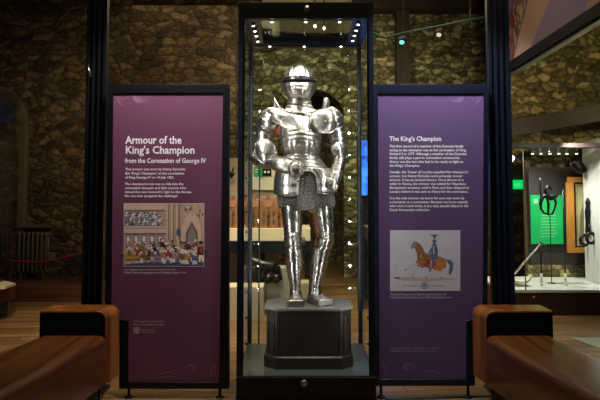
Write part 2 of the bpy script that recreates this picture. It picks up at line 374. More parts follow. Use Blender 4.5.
# big beam across the right bay
a = at(508, 137, 8.9); b = at(640, 114, 8.3)
mb = MB(); hgt = .22
mb.add([a, b, b + Vector((0,0,hgt)), a + Vector((0,0,hgt)), a + Vector((0,.3,0)), b + Vector((0,.3,0)), b + Vector((0,.3,hgt)), a + Vector((0,.3,hgt))],
       [(0,1,2,3),(7,6,5,4),(0,4,5,1),(3,2,6,7),(0,3,7,4),(1,5,6,2)])
struct(mb.build('trim_7', BEAMW))

# ================================================================== BENCHES
def bench(sx, label, flare_in, flare_out, ww, armx):
    """sx = -1 left, 1 right; lateral coordinate runs away from the picture's middle"""
    Y0, Y1, Y2 = 4.66, 4.42, 2.2
    t = thing('wooden_bench', label, 'bench', (sx * (armx + ww/2), 3.4, 0), 'curved gallery benches')
    def P(l, y, z, fi=None):       # l in 0..1 across, y depth
        d = Y0 - y
        xi = armx + flare_in * max(0, d - .0); xo = armx + ww + flare_out * max(0, d - .3) + flare_in * .3
        return Vector((sx * (xi + (xo - xi) * l), y, z))
    R = .045
    def prof(top, bot, y, th=.014, r=R):     # L-shaped shell rounded at the inner top corner
        n = 8; o = [P(0, y, bot)]
        wd = ww
        for i in range(n + 1):
            a = PI/2 * i / n; o.append(P((r - r*math.cos(a)) / wd, y, top - r + r*math.sin(a)))
        o.append(P(1, y, top)); o.append(P(1, y, top - th))
        ri = r - th * .6
        for i in range(n, -1, -1):
            a = PI/2 * i / n; o.append(P((th*.6 + ri - ri*math.cos(a) + (.0)) / wd, y, top - th - ri + ri*math.sin(a)))
        o.append(P(th*.6 / wd, y, bot)); return o
    # arm block
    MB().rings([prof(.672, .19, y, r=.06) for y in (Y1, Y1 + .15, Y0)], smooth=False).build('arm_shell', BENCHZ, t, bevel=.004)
    blk = [[P(.05, y, .20), P(1, y, .20), P(1, y, .656), P(.10, y, .656), P(.05, y, .63)] for y in (Y1 + .004, Y0 - .01)]
    MB().rings(blk, smooth=False).build('arm_infill', mat('black_infill', (.004, .004, .005), .6, spec=.2), t)
    # seat shell with rounded edge, and its underside box
    ys = [Y1 - .002 - (Y1 - Y2) * i / 12 for i in range(13)]
    n = 8; ringsx = []
    for y in ys:
        o = [P(0, y, .19)]
        for i in range(n + 1):
            a = PI/2 * i / n; o.append(P((R - R*math.cos(a)) / ww, y, .512 - R + R*math.sin(a)))
        for i in range(n + 1):
            a = PI/2 * i / n; o.append(P(1 - (R - R*math.sin(a)) / ww, y, .512 - R + R*math.cos(a)))
        o.append(P(1, y, .19)); ringsx.append(o)
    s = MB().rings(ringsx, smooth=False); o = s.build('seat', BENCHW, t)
    md = o.modifiers.new('bevel', 'BEVEL'); md.width = .003; md.limit_method = 'ANGLE'; md.angle_limit = math.radians(50)
    # recessed base and feet
    bp = [[P(.2, y, .03), P(.8, y, .03), P(.8, y, .19), P(.2, y, .19)] for y in (Y0 - .12, Y2 + .1)]
    MB().rings(bp, smooth=False).build('base', BLACK, t)
    for y in (Y0 - .16, Y1 - .9, Y2 + .2):
        for l in (.14, .82):
            p = P(l, y, 0); q = p.copy(); q.z = .19
            f = MB().tube([p, p + Vector((0,0,.012))], .032, 16).tube([p, q], .012, 12).build('foot', mat('foot_steel', (.25, .24, .22), .3, 1, noise=.1), t)
    return t
bench(-1, 'curved glossy brown wooden bench in front of the plum panel with the heading Armour', .10, .215, .435, 1.262)
bench(1, 'curved glossy brown wooden bench in front of the violet panel, beside the long display case', .11, .09, .44, 1.205)
# floor cable covers
def strip(p0, p1, wd, label, name='cable_cover', h=.012):
    a = at(*p0, floor_y(p0[1])); b = at(*p1, floor_y(p1[1])); a.z = b.z = 0
    d = (b - a).normalized(); n = Vector((-d.y, d.x, 0)) * wd / 2
    mb = MB(); mb.prism([a - n, b - n, b + n, a + n], (0, 0, h))
    return tag(mb.build(name, mat('rubber_cover', (.03, .045, .035), .45, noise=.3), bevel=.004), label, 'cable cover')
strip((385, 399.5), (489, 396), .045, 'dark flat cable cover on the floor from glass case to right bench')

# ================================================================== POLES
def pole(px0, px1, py, Y, zt, label, m, sx):
    x0 = at(px0, py, Y).x; x1 = at(px1, py, Y).x; w_ = x1 - x0
    t = thing('frame_column', label, 'column', ((x0+x1)/2, Y, 0), 'tall black metal columns')
    MB().box((x0, Y, 0), (x1, Y + .03, zt)).build('post', m, t, bevel=.004)
    for k, (a, b) in enumerate(((.0, .16), (.28, .42), (.56, .68), (.82, 1.0))):
        MB().box((x0 + w_*a, Y - .03, .0), (x0 + w_*b, Y, zt)).build('rib', m, t, bevel=.004)
    MB().box((x0 - .02, Y - .04, 0), (x1 + .02, Y + .16, .02)).build('base_plate', m, t)
    return t
cl = pole(82.5, 103, 300, 4.86, 4.2, 'tall ribbed black metal column left of the plum panel', BLACK, -1)
p = at(90, 72, 4.82)
MB().tube([p + Vector((-.01, 0, .05)), p + Vector((.0, -.03, .02)), p + Vector((.015, -.03, -.04))], .007).build('hook', STEEL, cl)
pole(488.5, 511, 150, 4.86, 4.2, 'tall ribbed black metal column right of the violet panel, blue glow put into its colour', BLUELIT_BLACK, 1)

# ================================================================== GRAPHIC PANELS
def panel(Y, outer, inner, m_print, m_frame, label):
    c = at((outer[0][0] + outer[2][0]) / 2, 392, Y)
    t = thing('graphic_panel', label, 'panel', (c.x, Y, 0), 'free-standing text panels')
    O = [at(x, y, Y) for x, y in outer]; I = [at(x, y, Y) for x, y in inner]
    n = len(O); mb = MB()
    for i in range(n):
        j = (i + 1) % n; mb.prism([O[i], O[j], I[j], I[i]], (0, .06, 0))
    mb.build('frame', m_frame, t, bevel=.002)
    b = MB(); b.prism([p + Vector((0, .014, 0)) for p in I], (0, .02, 0)); b.build('print', m_print, t)
    return t
YL = 4.74
PLo = [(108, 84), (229, 84), (229, 389), (119, 389), (119, 319), (104.5, 319)]
PLi = [(113, 93), (223, 93), (219, 382.5), (128, 382.5), (128, 321), (111, 321)]
PL = panel(YL, PLo, PLi, PLUM, BLACK, 'plum text panel left of the armour, headed Armour of the King\'s Champion')
YR = 4.74
PRo = [(373.5, 84), (489, 84), (487.5, 319), (475, 319), (475, 386), (374, 386)]
PRi = [(378, 93.5), (484, 93.5), (483, 321), (466.5, 321), (466.5, 379.5), (379.5, 379.5)]
PR = panel(YR, PRo, PRi, VIOLET, BLUELIT_BLACK, 'violet text panel right of the armour, headed The King\'s Champion, with a horse rider')
for t, xs in ((PL, (129, 220)), (PR, (381, 468))):
    for x in xs:
        p = at(x, 389, YL + .03); p.z = 0
        zt = at(x, 389 if t is PL else 386, YL).z
        MB().tube([p, p + Vector((0, 0, .012))], .028, 16).tube([p + Vector((0,0,.012)), p + Vector((0, 0, zt))], .01, 10).build('foot', BLACK, t)
YT = YL + .0135
text_part([('Armour of the', 125.5, 181.5, 143.6, 7.6), ("King's Champion", 125.3, 194.5, 153.6, 7.6)], YT, 'heading', INK, PL, .022)
text_part([('from the Coronation of George IV', 125, 206, 162.8, 4.6)], YT, 'subheading', INK, PL, .022)
text_part([('This armour was worn by Henry Dymoke,', 125.2, 185.5, 170.2, 2.3), ("the 'King's Champion' at the coronation", 125.1, 184, 174.4, 2.3), ('of King George IV on 19 July 1821.', 125, 174.5, 178.5, 2.3)], YT, 'paragraph_text', INK, PL, .026)
text_part([("The champion's role was to ride into the", 124.8, 183.5, 185, 2.3), ('coronation banquet and fight anyone who', 124.7, 186, 189, 2.3), ("denied the new monarch's right to the throne.", 124.6, 191.6, 193, 2.3), ('No one ever accepted the challenge!', 124.5, 177.5, 197, 2.3)], YT, 'paragraph_text', INK, PL, .026)
text_part([("King's Champion entering Westminster Hall, 19 July 1821", 123.5, 175.7, 270.3, 1.7), ('© Royal Collection Enterprises Limited 2023 | Royal Collection Trust', 123.5, 186, 273.4, 1.7)], YT, 'caption_text', INK, PL)
text_part([('With the generous support of the', 133.5, 163, 322, 1.8), ('National Heritage Memorial Fund', 133.5, 164, 325.3, 1.8)], YT, 'credit_text', mat('grey_ink', (.5, .47, .5), .6, noise=.02), PL, .01)
text_part([('The National Lottery', 141, 155.5, 330.4, 1.3), ('Heritage Fund', 141, 154, 332.6, 1.3)], YT, 'logo_text', MATS['grey_ink'], PL, .01)
GI = MATS['grey_ink']
def disc(mb, cx, cy, r, Y, th=.0005, r0=0, n=28):
    if r0:
        for i in range(n):
            a, b = 2*PI*i/n, 2*PI*(i+1)/n
            mb.poly([at(cx + q*math.cos(t), cy + q*math.sin(t), Y) for q, t in ((r0, a), (r, a), (r, b), (r0, b))])
    else: mb.poly([at(cx + r*math.cos(2*PI*i/n), cy + r*math.sin(2*PI*i/n), Y) for i in range(n)])
mb = MB(); disc(mb, 136.7, 330.3, 3.3, YT, r0=2.5); disc(mb, 136.7, 330.3, 1.9, YT, r0=1.2); mb.poly([at(x, y, YT) for x, y in ((136.2, 327.8), (137.2, 327.8), (137.2, 332.8), (136.2, 332.8))])
mb.build('round_logo', GI, PL)
R_ = [("The first record of a member of the Dymoke family", 389.6, 463.5, 147.3, 2.4), ("acting as the champion was at the coronation of King", 389.6, 466, 151.2, 2.4), ("Richard II in 1377. Although a member of the Dymoke", 389.6, 466.5, 155, 2.4), ("family still plays a part in coronation ceremonies,", 389.6, 460, 158.9, 2.4), ("Henry was the last who had to be ready to fight as", 389.6, 463, 162.8, 2.4), ("the King's Champion.", 389.6, 420, 166.7, 2.4),
 ("Usually, the Tower of London supplied the champion's", 389.6, 468, 173.1, 2.4), ("armour, but Henry Dymoke wore privately owned", 389.6, 462, 177.1, 2.4), ("armour. It has an unusual history. Once thrown in a", 389.6, 463.5, 181, 2.4), ("cellar in Vienna, the armour was seized for Napoleon", 389.6, 466, 184.9, 2.4), ("Bonaparte's armoury, sold in Paris and then shipped to", 389.6, 469, 188.8, 2.4), ("London before it was sent to Henry for the coronation.", 389.6, 468.5, 192.7, 2.4),
 ("It is the only armour we know for sure was worn by", 389.6, 464.5, 199.2, 2.4), ("a champion at a coronation. Because we know exactly", 389.6, 468, 203.1, 2.4), ("who wore it and when, it is a very special object in the", 389.6, 468.5, 207, 2.4), ("Royal Armouries collection.", 389.6, 430, 210.9, 2.4)]
text_part([("The King's Champion", 389.4, 441.2, 140.9, 4.6)], YT, 'heading', INK, PR, .024)
for q in (R_[:6], R_[6:12], R_[12:]): text_part(q, YT, 'paragraph_text', INK, PR, .026)
text_part([("The King's Champion Henry Dymoke, published 31 July 1821", 390, 446, 295.2, 1.7), ('© Royal Collection Enterprises Limited 2023 | Royal Collection Trust', 390, 452, 298.2, 1.7)], YT, 'caption_text', INK, PR)
text_part([('The statue above shows champion of the coronation', 390, 439, 349, 1.7), ('at Scrivelsby in Lincoln, 1821. With permission', 390, 435.5, 351.8, 1.7)], YT, 'credit_text', GI, PR)
# scroll ornaments in a faint ink
def curve_pts(f, n=40): return [f(i / n) for i in range(n + 1)]
def stroke(mb, pts, wd, Y):
    m = len(pts)
    for i in range(m - 1):
        a, b = Vector(pts[i]), Vector(pts[i+1]); d = b - a
        if d.length < 1e-6: continue
        n = Vector((-d.y, d.x)).normalized(); k0 = wd * math.sin(PI * (i + .6) / (m + .2)) / 2; k1 = wd * math.sin(PI * (i + 1.6) / (m + .2)) / 2
        mb.poly([at(*(a + n*k0), Y), at(*(b + n*k1), Y), at(*(b - n*k1), Y), at(*(a - n*k0), Y)])
def spiral(cx, cy, r, turns, a0, sx=1): return curve_pts(lambda t: (cx + sx * r * (1 - .88*t) * math.cos(a0 + t*turns*2*PI), cy + r * .8 * (1 - .88*t) * math.sin(a0 + t*turns*2*PI)), 46)
NS = [0]
def swirls(strokes, m, parent):
    for pts, wd in strokes:
        NS[0] += 1; mb = MB(); stroke(mb, pts, wd, YT - .00004 * (NS[0] % 12)); mb.build('scroll_ornament', m, parent)
def corner(sx, x0):       # upper outer corner: a shell of nested curls
    q = [(spiral(x0 + sx*23, 95.5, 13.5 - k*2.3, .5, .05 - k*.05, sx), 1.1) for k in range(5)]
    q += [(curve_pts(lambda t: (x0 + sx*(1 + 10*t), 95 + 11*math.sin(PI*.5*t))), 1.1), (curve_pts(lambda t: (x0 + sx*(1 + 16*t), 95 + 4*math.sin(PI*t))), .8), (spiral(x0 + sx*7, 98.5, 4.5, .9, .3, sx), .9)]
    return [([(x, max(94.2, y)) for x, y in p_], w_) for p_, w_ in q]
br_ = [(spiral(191, 369, 8 - k*2.6, 1.0, 2.4), 1.4) for k in range(2)] + [(curve_pts(lambda t: (152 + 30*t, 378 - 5*math.sin(PI*t) - 1.5*t)), 1.3), (curve_pts(lambda t: (158 + 22*t, 379 - 3*math.sin(PI*t))), .9)] + [(curve_pts(lambda t, k=k: (209 + 3.4*k + 2.5*math.sin(2.6*t), 379 - (19 - k)*t)), 1.3) for k in range(2)]
bl_ = [(spiral(408, 368, 8.5 - k*2.8, 1.0, 2.4, -1), 1.4) for k in range(2)] + [(curve_pts(lambda t: (445 - 28*t, 377 - 6*math.sin(PI*t) - .8*t)), 1.3), (curve_pts(lambda t: (438 - 18*t, 378 - 4*math.sin(PI*t))), .9), (spiral(386.5, 367, 4.5, .9, 1), 1.3), (curve_pts(lambda t: (382 + 4*math.sin(2.2*t), 378 - 8*t)), 1.1)]
swirls(corner(1, 113.5), SWIRLA, PL); swirls(br_, SWIRLA, PL); swirls(corner(-1, 483.3), SWIRLB, PR); swirls(bl_, SWIRLB, PR)
# ---- printed pictures (flat prints on the panels)
def ink(n, c): return mat('print_' + n, c, .6, spec=.2, noise=.12, nscale=30)
class Draw(MB):
    def __init__(s, Y): super().__init__(); s.Y = Y; s.k = 0
    def shape(s, m, pts):
        s.use(m); s.k += 1; Y = s.Y - .0006 - s.k * .000006
        s.poly([at(x, y, Y) for x, y in pts]); return s
    def rect(s, m, x0, y0, x1, y1): return s.shape(m, [(x0, y0), (x1, y0), (x1, y1), (x0, y1)])
    def oval(s, m, cx, cy, rx, ry, rot=0, n=14):
        c, q = math.cos(rot), math.sin(rot)
        return s.shape(m, [(cx + rx*math.cos(2*PI*i/n)*c - ry*math.sin(2*PI*i/n)*q, cy + rx*math.cos(2*PI*i/n)*q + ry*math.sin(2*PI*i/n)*c) for i in range(n)])
    def line(s, m, pts, wd):
        for a, b in zip(pts[:-1], pts[1:]):
            a, b = Vector(a), Vector(b); d = (b - a); n = Vector((-d.y, d.x)).normalized() * wd / 2
            s.shape(m, [tuple(a + n), tuple(b + n), tuple(b - n), tuple(a - n)])
        return s
D = Draw(YT); random.seed(11)
tan = ink('tan', (.58, .40, .29)); pale = ink('pale', (.74, .56, .44)); brown = ink('brown', (.24, .13, .08)); dk = ink('dark', (.05, .035, .04)); blue = ink('blue', (.10, .12, .24))
white = ink('white', (.95, .88, .84)); red = ink('red', (.42, .06, .05)); gold = ink('gold', (.50, .30, .08)); grey = ink('grey', (.30, .27, .27)); rose = ink('rose', (.5, .28, .24))
D.rect(tan, 124, 203.5, 204, 266.5); D.rect(pale, 124, 203.5, 168, 209.5); D.rect(brown, 124, 210, 164, 211.4)
D.shape(grey, [(124, 211), (160, 212), (164, 226), (124, 226)])
for i in range(150):
    x = random.uniform(125.5, 162); y = random.uniform(212.5, 225.5); D.oval(random.choice([white, white, white, dk, blue, rose]), x, y, random.uniform(.6, 1.1), random.uniform(.6, 1.2), n=7)
D.rect(pale, 124, 226.5, 166, 233.5); D.rect(brown, 124, 228, 165, 228.6); D.rect(brown, 124, 233, 166, 234)
for i in range(5): D.rect(grey, 125 + i*8, 234.5, 131 + i*8, 248); D.oval(white, 128 + i*8, 239, 1.6, 3, n=10)
for x in (166, 171, 176): D.rect(pale, x, 204, x + 2.2, 240); D.rect(brown, x + 2.2, 204, x + 2.9, 240)
D.rect(brown, 179.5, 204, 180.2, 250)
D.shape(pale, [(181, 250), (181, 228), (185, 218), (192, 211), (198, 219), (201, 229), (201, 250), (198, 250), (198, 232), (192, 221), (186, 231), (185, 250)])
D.shape(brown, [(185.5, 252), (186, 233), (192, 222), (197.5, 233), (197.8, 252)])
D.shape(grey, [(187.5, 252), (188, 235), (192, 226), (195.8, 235), (196, 252)])
for i in range(26): D.oval(random.choice([pale, brown]), random.uniform(182, 203), random.uniform(205, 217), random.uniform(.5, 1.4), random.uniform(.5, 2), n=8)
D.shape(blue, [(124, 266.5), (124, 262), (150, 259), (204, 258), (204, 266.5)]); D.shape(pale, [(124, 262), (150, 259), (204, 256), (204, 259), (150, 262), (124, 264.5)])
def figure(x, y, h, coat, hat):
    D.line(white, [(x - h*.07, y), (x - h*.05, y - h*.45)], h*.10); D.line(white, [(x + h*.10, y), (x + h*.05, y - h*.45)], h*.10)
    D.shape(coat, [(x - h*.17, y - h*.35), (x - h*.15, y - h*.78), (x + h*.15, y - h*.78), (x + h*.19, y - h*.35)]); D.line(coat, [(x + h*.1, y - h*.7), (x + h*.28, y - h*.45)], h*.09)
    D.oval(rose, x, y - h*.86, h*.08, h*.09, n=9); D.oval(hat, x, y - h*.97, h*.13, h*.09, n=9)
def horse(x, y, s, body, rider, face=-1):
    D.oval(body, x, y - 7*s, 5*s, 2.6*s, -.05*face)
    D.shape(body, [(x + face*3*s, y - 8*s), (x + face*5*s, y - 13*s), (x + face*7.6*s, y - 11.8*s), (x + face*7.8*s, y - 10.6*s), (x + face*6*s, y - 10.8*s), (x + face*5*s, y - 6*s)])
    for dx in (-3.8, -2.6, 2.8, 4): D.line(body, [(x + dx*s, y - 6*s), (x + (dx + .4*face)*s, y)], .9*s)
    D.line(dk, [(x - face*5*s, y - 8*s), (x - face*6.2*s, y - 3*s)], 1.1*s)
    D.shape(rider, [(x - 1.6*s, y - 8*s), (x - 1.3*s, y - 13.5*s), (x + 1.3*s, y - 13.5*s), (x + 1.8*s, y - 8*s)]); D.oval(rose, x, y - 14.6*s, .9*s, 1*s, n=8); D.oval(white, x, y - 16.2*s, 1.6*s, 1*s, n=8)
for i in range(70): figure(random.uniform(126, 202), random.uniform(250, 258), random.uniform(8, 11), random.choice([brown, red, rose, gold, dk, grey]), random.choice([white, dk, white, gold]))
for (x, b_, r_) in ((129, gold, brown), (137, gold, red), (149, brown, dk), (158, grey, blue), (168, white, red), (179, grey, gold)): horse(x, 263.5, .95, b_, r_)
for i in range(26): figure(random.choice([143, 154, 163, 173, 183, 186, 190, 194]) + random.uniform(-2.5, 2.5), random.uniform(260, 264.5), random.uniform(9, 12), random.choice([red, gold, rose, blue, brown]), white)
figure(201, 262, 20, dk, dk); D.rect(red, 199.8, 246, 202.5, 253); D.line(white, [(178, 250), (178, 230)], 1.0); D.oval(blue, 178.5, 232, 2.2, 3.5)
for pts in ([(124, 203.5), (204, 203.5)], [(204, 203.5), (204, 266.5)], [(204, 266.5), (124, 266.5)], [(124, 266.5), (124, 203.5)]): D.line(white, pts, .35)
D.build('illustration', None, PL)
D = Draw(YT)
paper = ink('paper', (.72, .69, .76)); cream = ink('cream', (.74, .60, .54)); chest = ink('chestnut', (.34, .15, .07)); orange = ink('orange', (.60, .22, .06)); ar = ink('armour_blue', (.13, .17, .25))
D.rect(paper, 390, 230.2, 460.3, 291)
D.shape(ink('sand', (.62, .48, .40)), [(394, 278), (410, 276.6), (430, 278.5), (455, 277.5), (453, 279.6), (430, 281.5), (400, 280.5)]); D.oval(dk, 397, 278, 3.4, .8)
# horse of the print: rearing, caparisoned
D.shape(chest, [(416, 262), (419, 255), (423, 251), (430, 256), (440, 256.5), (446, 259.5), (446, 266), (440, 269), (430, 266), (421, 268), (417, 266.5)])
D.shape(chest, [(412.5, 243), (414.5, 240.8), (420, 243.5), (424, 250), (425, 258), (418, 262), (416.5, 252), (414.4, 247.5), (411, 249), (410.6, 246.5)])
D.shape(grey, [(412.6, 243.2), (414.5, 241), (417, 243), (415.2, 247.6), (411.3, 249), (410.7, 246.8)])
D.shape(orange, [(430, 256.5), (440, 257), (446, 260.5), (446.5, 267), (443, 271), (436, 271.5), (429, 266)])
D.shape(red, [(424, 260), (434, 259.5), (436, 265), (430, 269), (424, 266)]); D.oval(gold, 440, 263, 3.6, 2.6); D.oval(gold, 421, 256, 1.6, 3)
D.line(orange, [(417, 262), (426, 262)], 1.3); D.line(brown, [(415, 248), (419, 254), (428, 256)], .6)
for pts, wd in (([(419, 264), (413, 264.5), (408, 267.5)], 1.3), ([(408, 267.5), (406, 269.5)], 1.5), ([(421, 266), (416, 270), (413.5, 274.5)], 1.3), ([(444, 268), (440, 273), (442, 277.5)], 1.8), ([(438, 270), (432, 273), (427, 277)], 1.4)): D.line(cream, pts, wd); D.line(dk, [pts[-1], (pts[-1][0] - .8, pts[-1][1] + .9)], 1.3)
D.shape(ar, [(446, 260), (450, 259.5), (453.5, 263), (453, 270), (450, 276), (448.5, 272), (450, 266), (448, 263)])
D.shape(ar, [(431.5, 259), (430.5, 250), (432.5, 244), (436, 243.5), (438, 250), (437.5, 259)]); D.oval(ar, 434.3, 241.4, 2, 2.4); D.shape(ar, [(430.5, 258), (435, 258), (433, 266), (430.5, 272), (428.8, 271.5), (429.5, 265)])
D.line(ar, [(432, 248), (428.5, 253.5), (432, 256.5)], 1.6); D.line(white, [(433.5, 246), (433.8, 254)], .8); D.line(white, [(431.5, 260), (430.5, 268)], .6)
for dx in (-3.2, -1.4, .6, 2.6): D.line(dk, [(434.6, 238.6), (434.8 + dx*.7, 234.5), (434.8 + dx*1.3, 235.8)], .7)
D.line(grey, [(403, 285.8), (419, 286)], .7); D.line(grey, [(428, 285.8), (444, 286)], .7)
D.oval(blue, 424.2, 285.6, 3.4, 3.4); D.oval(paper, 424.2, 285.6, 2.4, 2.4); D.oval(blue, 424.2, 285.6, 1.4, 1.4)
D.build('illustration', None, PR)

# ================================================================== TALL SHOWCASE
CY0, CY1 = 4.50, 5.46
cx0, cx1 = -.428, .510
CB = .225; CTz = at(300, 18, CY0).z; HTz = at(300, 2, CY0).z
case = thing('glass_showcase', 'tall black-framed glass showcase holding the suit of armour', 'display case', ((cx0+cx1)/2, (CY0+CY1)/2, 0))
mb = MB().box((cx0 - .012, CY0 - .02, 0), (cx1 + .012, CY1 + .02, .07)); mb.build('foot_plinth', BLACK, case, bevel=.003)
mb = MB().box((cx0, CY0, .075), (cx1, CY1, CB - .008)); base = mb.build('base', BLACK, case, bevel=.003)
MB().box((cx0 + .01, CY0 + .01, CB - .008), (cx1 - .01, CY1 - .01, CB)).build('case_floor', mat('teal_grey_floor', (.075, .09, .075), .28, noise=.12, nscale=3), case)
def lock(px, py, par):
    p = at(px, py, CY0)
    mb = MB().use(STEEL); mb.tube([p + Vector((0, .001, 0)), p + Vector((0, -.006, 0))], .021, 24); mb.use(BLACK); mb.tube([p + Vector((0, -.005, 0)), p + Vector((0, -.0075, 0))], .011, 20); mb.use(STEEL); mb.tube([p + Vector((0, -.007, 0)), p + Vector((0, -.009, 0))], .005, 12)
    mb.build('lock', None, par)
lock(304, 383, base)
hdr = MB().box((cx0, CY0, CTz), (cx1, CY0 + .05, HTz)).box((cx0, CY1 - .05, CTz), (cx1, CY1, HTz)).box((cx0, CY0 + .05, CTz), (cx0 + .05, CY1 - .05, HTz)).box((cx1 - .05, CY0 + .05, CTz), (cx1, CY1 - .05, HTz)).build('header', BLACK, case, bevel=.003)
lock(307, 8.5, hdr)
for x0 in (cx0, cx1 - .034):
    for y0 in (CY0, CY1 - .026): MB().box((x0, y0, CB), (x0 + .034, y0 + .026, CTz)).build('post', BLUELIT_BLACK, case, bevel=.002)
# top frame ring inside, with light heads
RI = (cx0 + .13, cx1 - .13, CY0 + .12, CY1 - .10)
zr = CTz + .012
mb = MB().box((cx0 + .05, CY0 + .05, zr), (RI[0], CY1 - .05, zr + .02)).box((RI[1], CY0 + .05, zr), (cx1 - .05, CY1 - .05, zr + .02)).box((RI[0], CY0 + .05, zr), (RI[1], RI[2], zr + .02)).box((RI[0], RI[3], zr), (RI[1], CY1 - .05, zr + .02))
ring = mb.build('light_tray', BLUELIT_BLACK, case)
MB().box((RI[0], RI[2], zr + .03), (RI[1], RI[3], zr + .036)).build('top_glass', GLASS, case)
LED = mat('led_lens', (1, 1, 1), .3, emit=(1, .93, .82), es=14); LEDC = mat('cool_led_lens', (1, 1, 1), .3, emit=(.75, .97, 1), es=3)
heads = [(x, CY1 - .075) for x in (-.25, .035, .34)] + [(cx0 + .09, y) for y in (4.70, 4.86, 5.02, 5.2)] + [(cx1 - .09, y) for y in (4.66, 4.84, 5.0, 5.18)] + [(x, CY0 + .085) for x in (-.2, .04, .28)]
for x, y in heads:
    mb = MB().use(DARKSTEEL); mb.tube([(x, y, zr), (x, y, zr - .018)], .016, 16); mb.use(LED); mb.tube([(x, y, zr - .0175), (x, y, zr - .0205)], .0095, 14); mb.build('light_head', None, ring)
# glass
for nm, a, b in (('front_glass', (cx0 + .034, CY0 + .006, CB), (cx1 - .034, CY0 + .014, CTz)), ('back_glass', (cx0 + .034, CY1 - .014, CB), (cx1 - .034, CY1 - .006, CTz)),
                 ('side_glass', (cx0 + .006, CY0 + .026, CB), (cx0 + .014, CY1 - .026, CTz)), ('side_glass', (cx1 - .014, CY0 + .026, CB), (cx1 - .006, CY1 - .026, CTz))):
    MB().box(a, b).build(nm, SIDEGLASS if nm == 'side_glass' else GLASS, case)
# LED heads down the inside of the front posts, shining in at the armour
for px_, lx in enumerate((-.395, .478)):
    rail = MB().box((lx - .012, CY0 + .02, CB), (lx + .012, CY0 + .036, CTz)).build('light_rail', BLUELIT_BLACK, case)
    for lz in LEDZ:
        MB().tube([(lx, CY0 + .036, lz), (lx, CY0 + .044, lz)], .009, 12).build('light_head', MATS['cool_led_lens'], rail)
# glass clips on the front left and right edges
for px in (246.3, 368.3):
    for k, py in enumerate((60, 72, 137, 160, 178, 196, 212, 232, 262, 292, 318, 344)):
        p = at(px, py, CY0 + .03); mb = MB().use(DARKSTEEL); mb.box((p.x - .008, p.y, p.z - .008), (p.x + .008, p.y + .02, p.z + .008)); mb.build('glass_clip', None, case, bevel=.002)
# door joint of the back
xj = at(259.2, 240, CY1 - .02).x
MB().box((xj - .006, CY1 - .03, CB), (xj + .006, CY1 - .016, at(259, 128, CY1).z)).build('door_edge', BLACK, case)

# ================================================================== PLINTH
pl = thing('octagonal_plinth', 'low black octagonal plinth under the suit of armour', 'plinth', (.045, 4.90, CB))
def octa(x0, x1, y0, y1, c, z): return [Vector(q) for q in ((x0 + c, y0, z), (x1 - c, y0, z), (x1, y0 + c, z), (x1, y1 - c, z), (x1 - c, y1, z), (x0 + c, y1, z), (x0, y1 - c, z), (x0, y0 + c, z))]
yb = 4.68; yk = 5.11
PB = mat('black_bronze', (.035, .028, .024), .34, .3, noise=.4, nscale=5, bump=.15, bscale=30)
PT = mat('grey_plinth_top', (.16, .145, .13), .42, noise=.3, nscale=9)
xl, xr = at(266, 330, yb).x, at(352, 330, yb).x; zt = at(300, 311, yb).z; zm = at(300, 356, yb).z
MB().rings([octa(xl, xr, yb, yk, .075, zm), octa(xl, xr, yb, yk, .075, zt)], smooth=False).build('body', PB, pl, bevel=.003)
MB().rings([octa(xl - .018, xr + .014, yb - .018, yk + .015, .085, CB), octa(xl - .018, xr + .014, yb - .018, yk + .015, .085, zm - .012), octa(xl - .004, xr + .004, yb - .004, yk + .004, .077, zm)], smooth=False).build('base_moulding', PB, pl, bevel=.003)
MB().rings([octa(xl - .014, xr + .014, yb - .014, yk + .014, .085, zt), octa(xl - .014, xr + .014, yb - .014, yk + .014, .085, zt + .018)], smooth=False).build('top_slab', PT, pl, bevel=.004)
for x, sx in ((xl, 1), (xr, -1)):     # tracery on the slanted corners
    c = Vector((x + sx*.0375, yb + .0375, 0)); d = Vector((sx, -1, 0)).normalized(); nrm = Vector((-sx, -1, 0)).normalized()
    def Q(u, z): return c + d*u + nrm*.003 + Vector((0, 0, z))
    mb = MB(); mb.tube([Q(-.032, zm + .03), Q(-.032, zt - .12), Q(-.022, zt - .07), Q(0, zt - .04), Q(.022, zt - .07), Q(.032, zt - .12), Q(.032, zm + .03), Q(-.032, zm + .03)], .004, 6)
    mb.tube([Q(-.018, zt - .09), Q(0, zt - .075), Q(.018, zt - .09)], .003, 6); mb.build('tracery', PB, pl)
mb = MB(); xa, xb = xl + .09, xr - .09

for x in (xa, xb): MB().tube([(x, yb - .002, zm + .03), (x, yb - .002, zt - .03)], .002, 6).build('panel_line', PB, pl)
ZPL = zt + .018

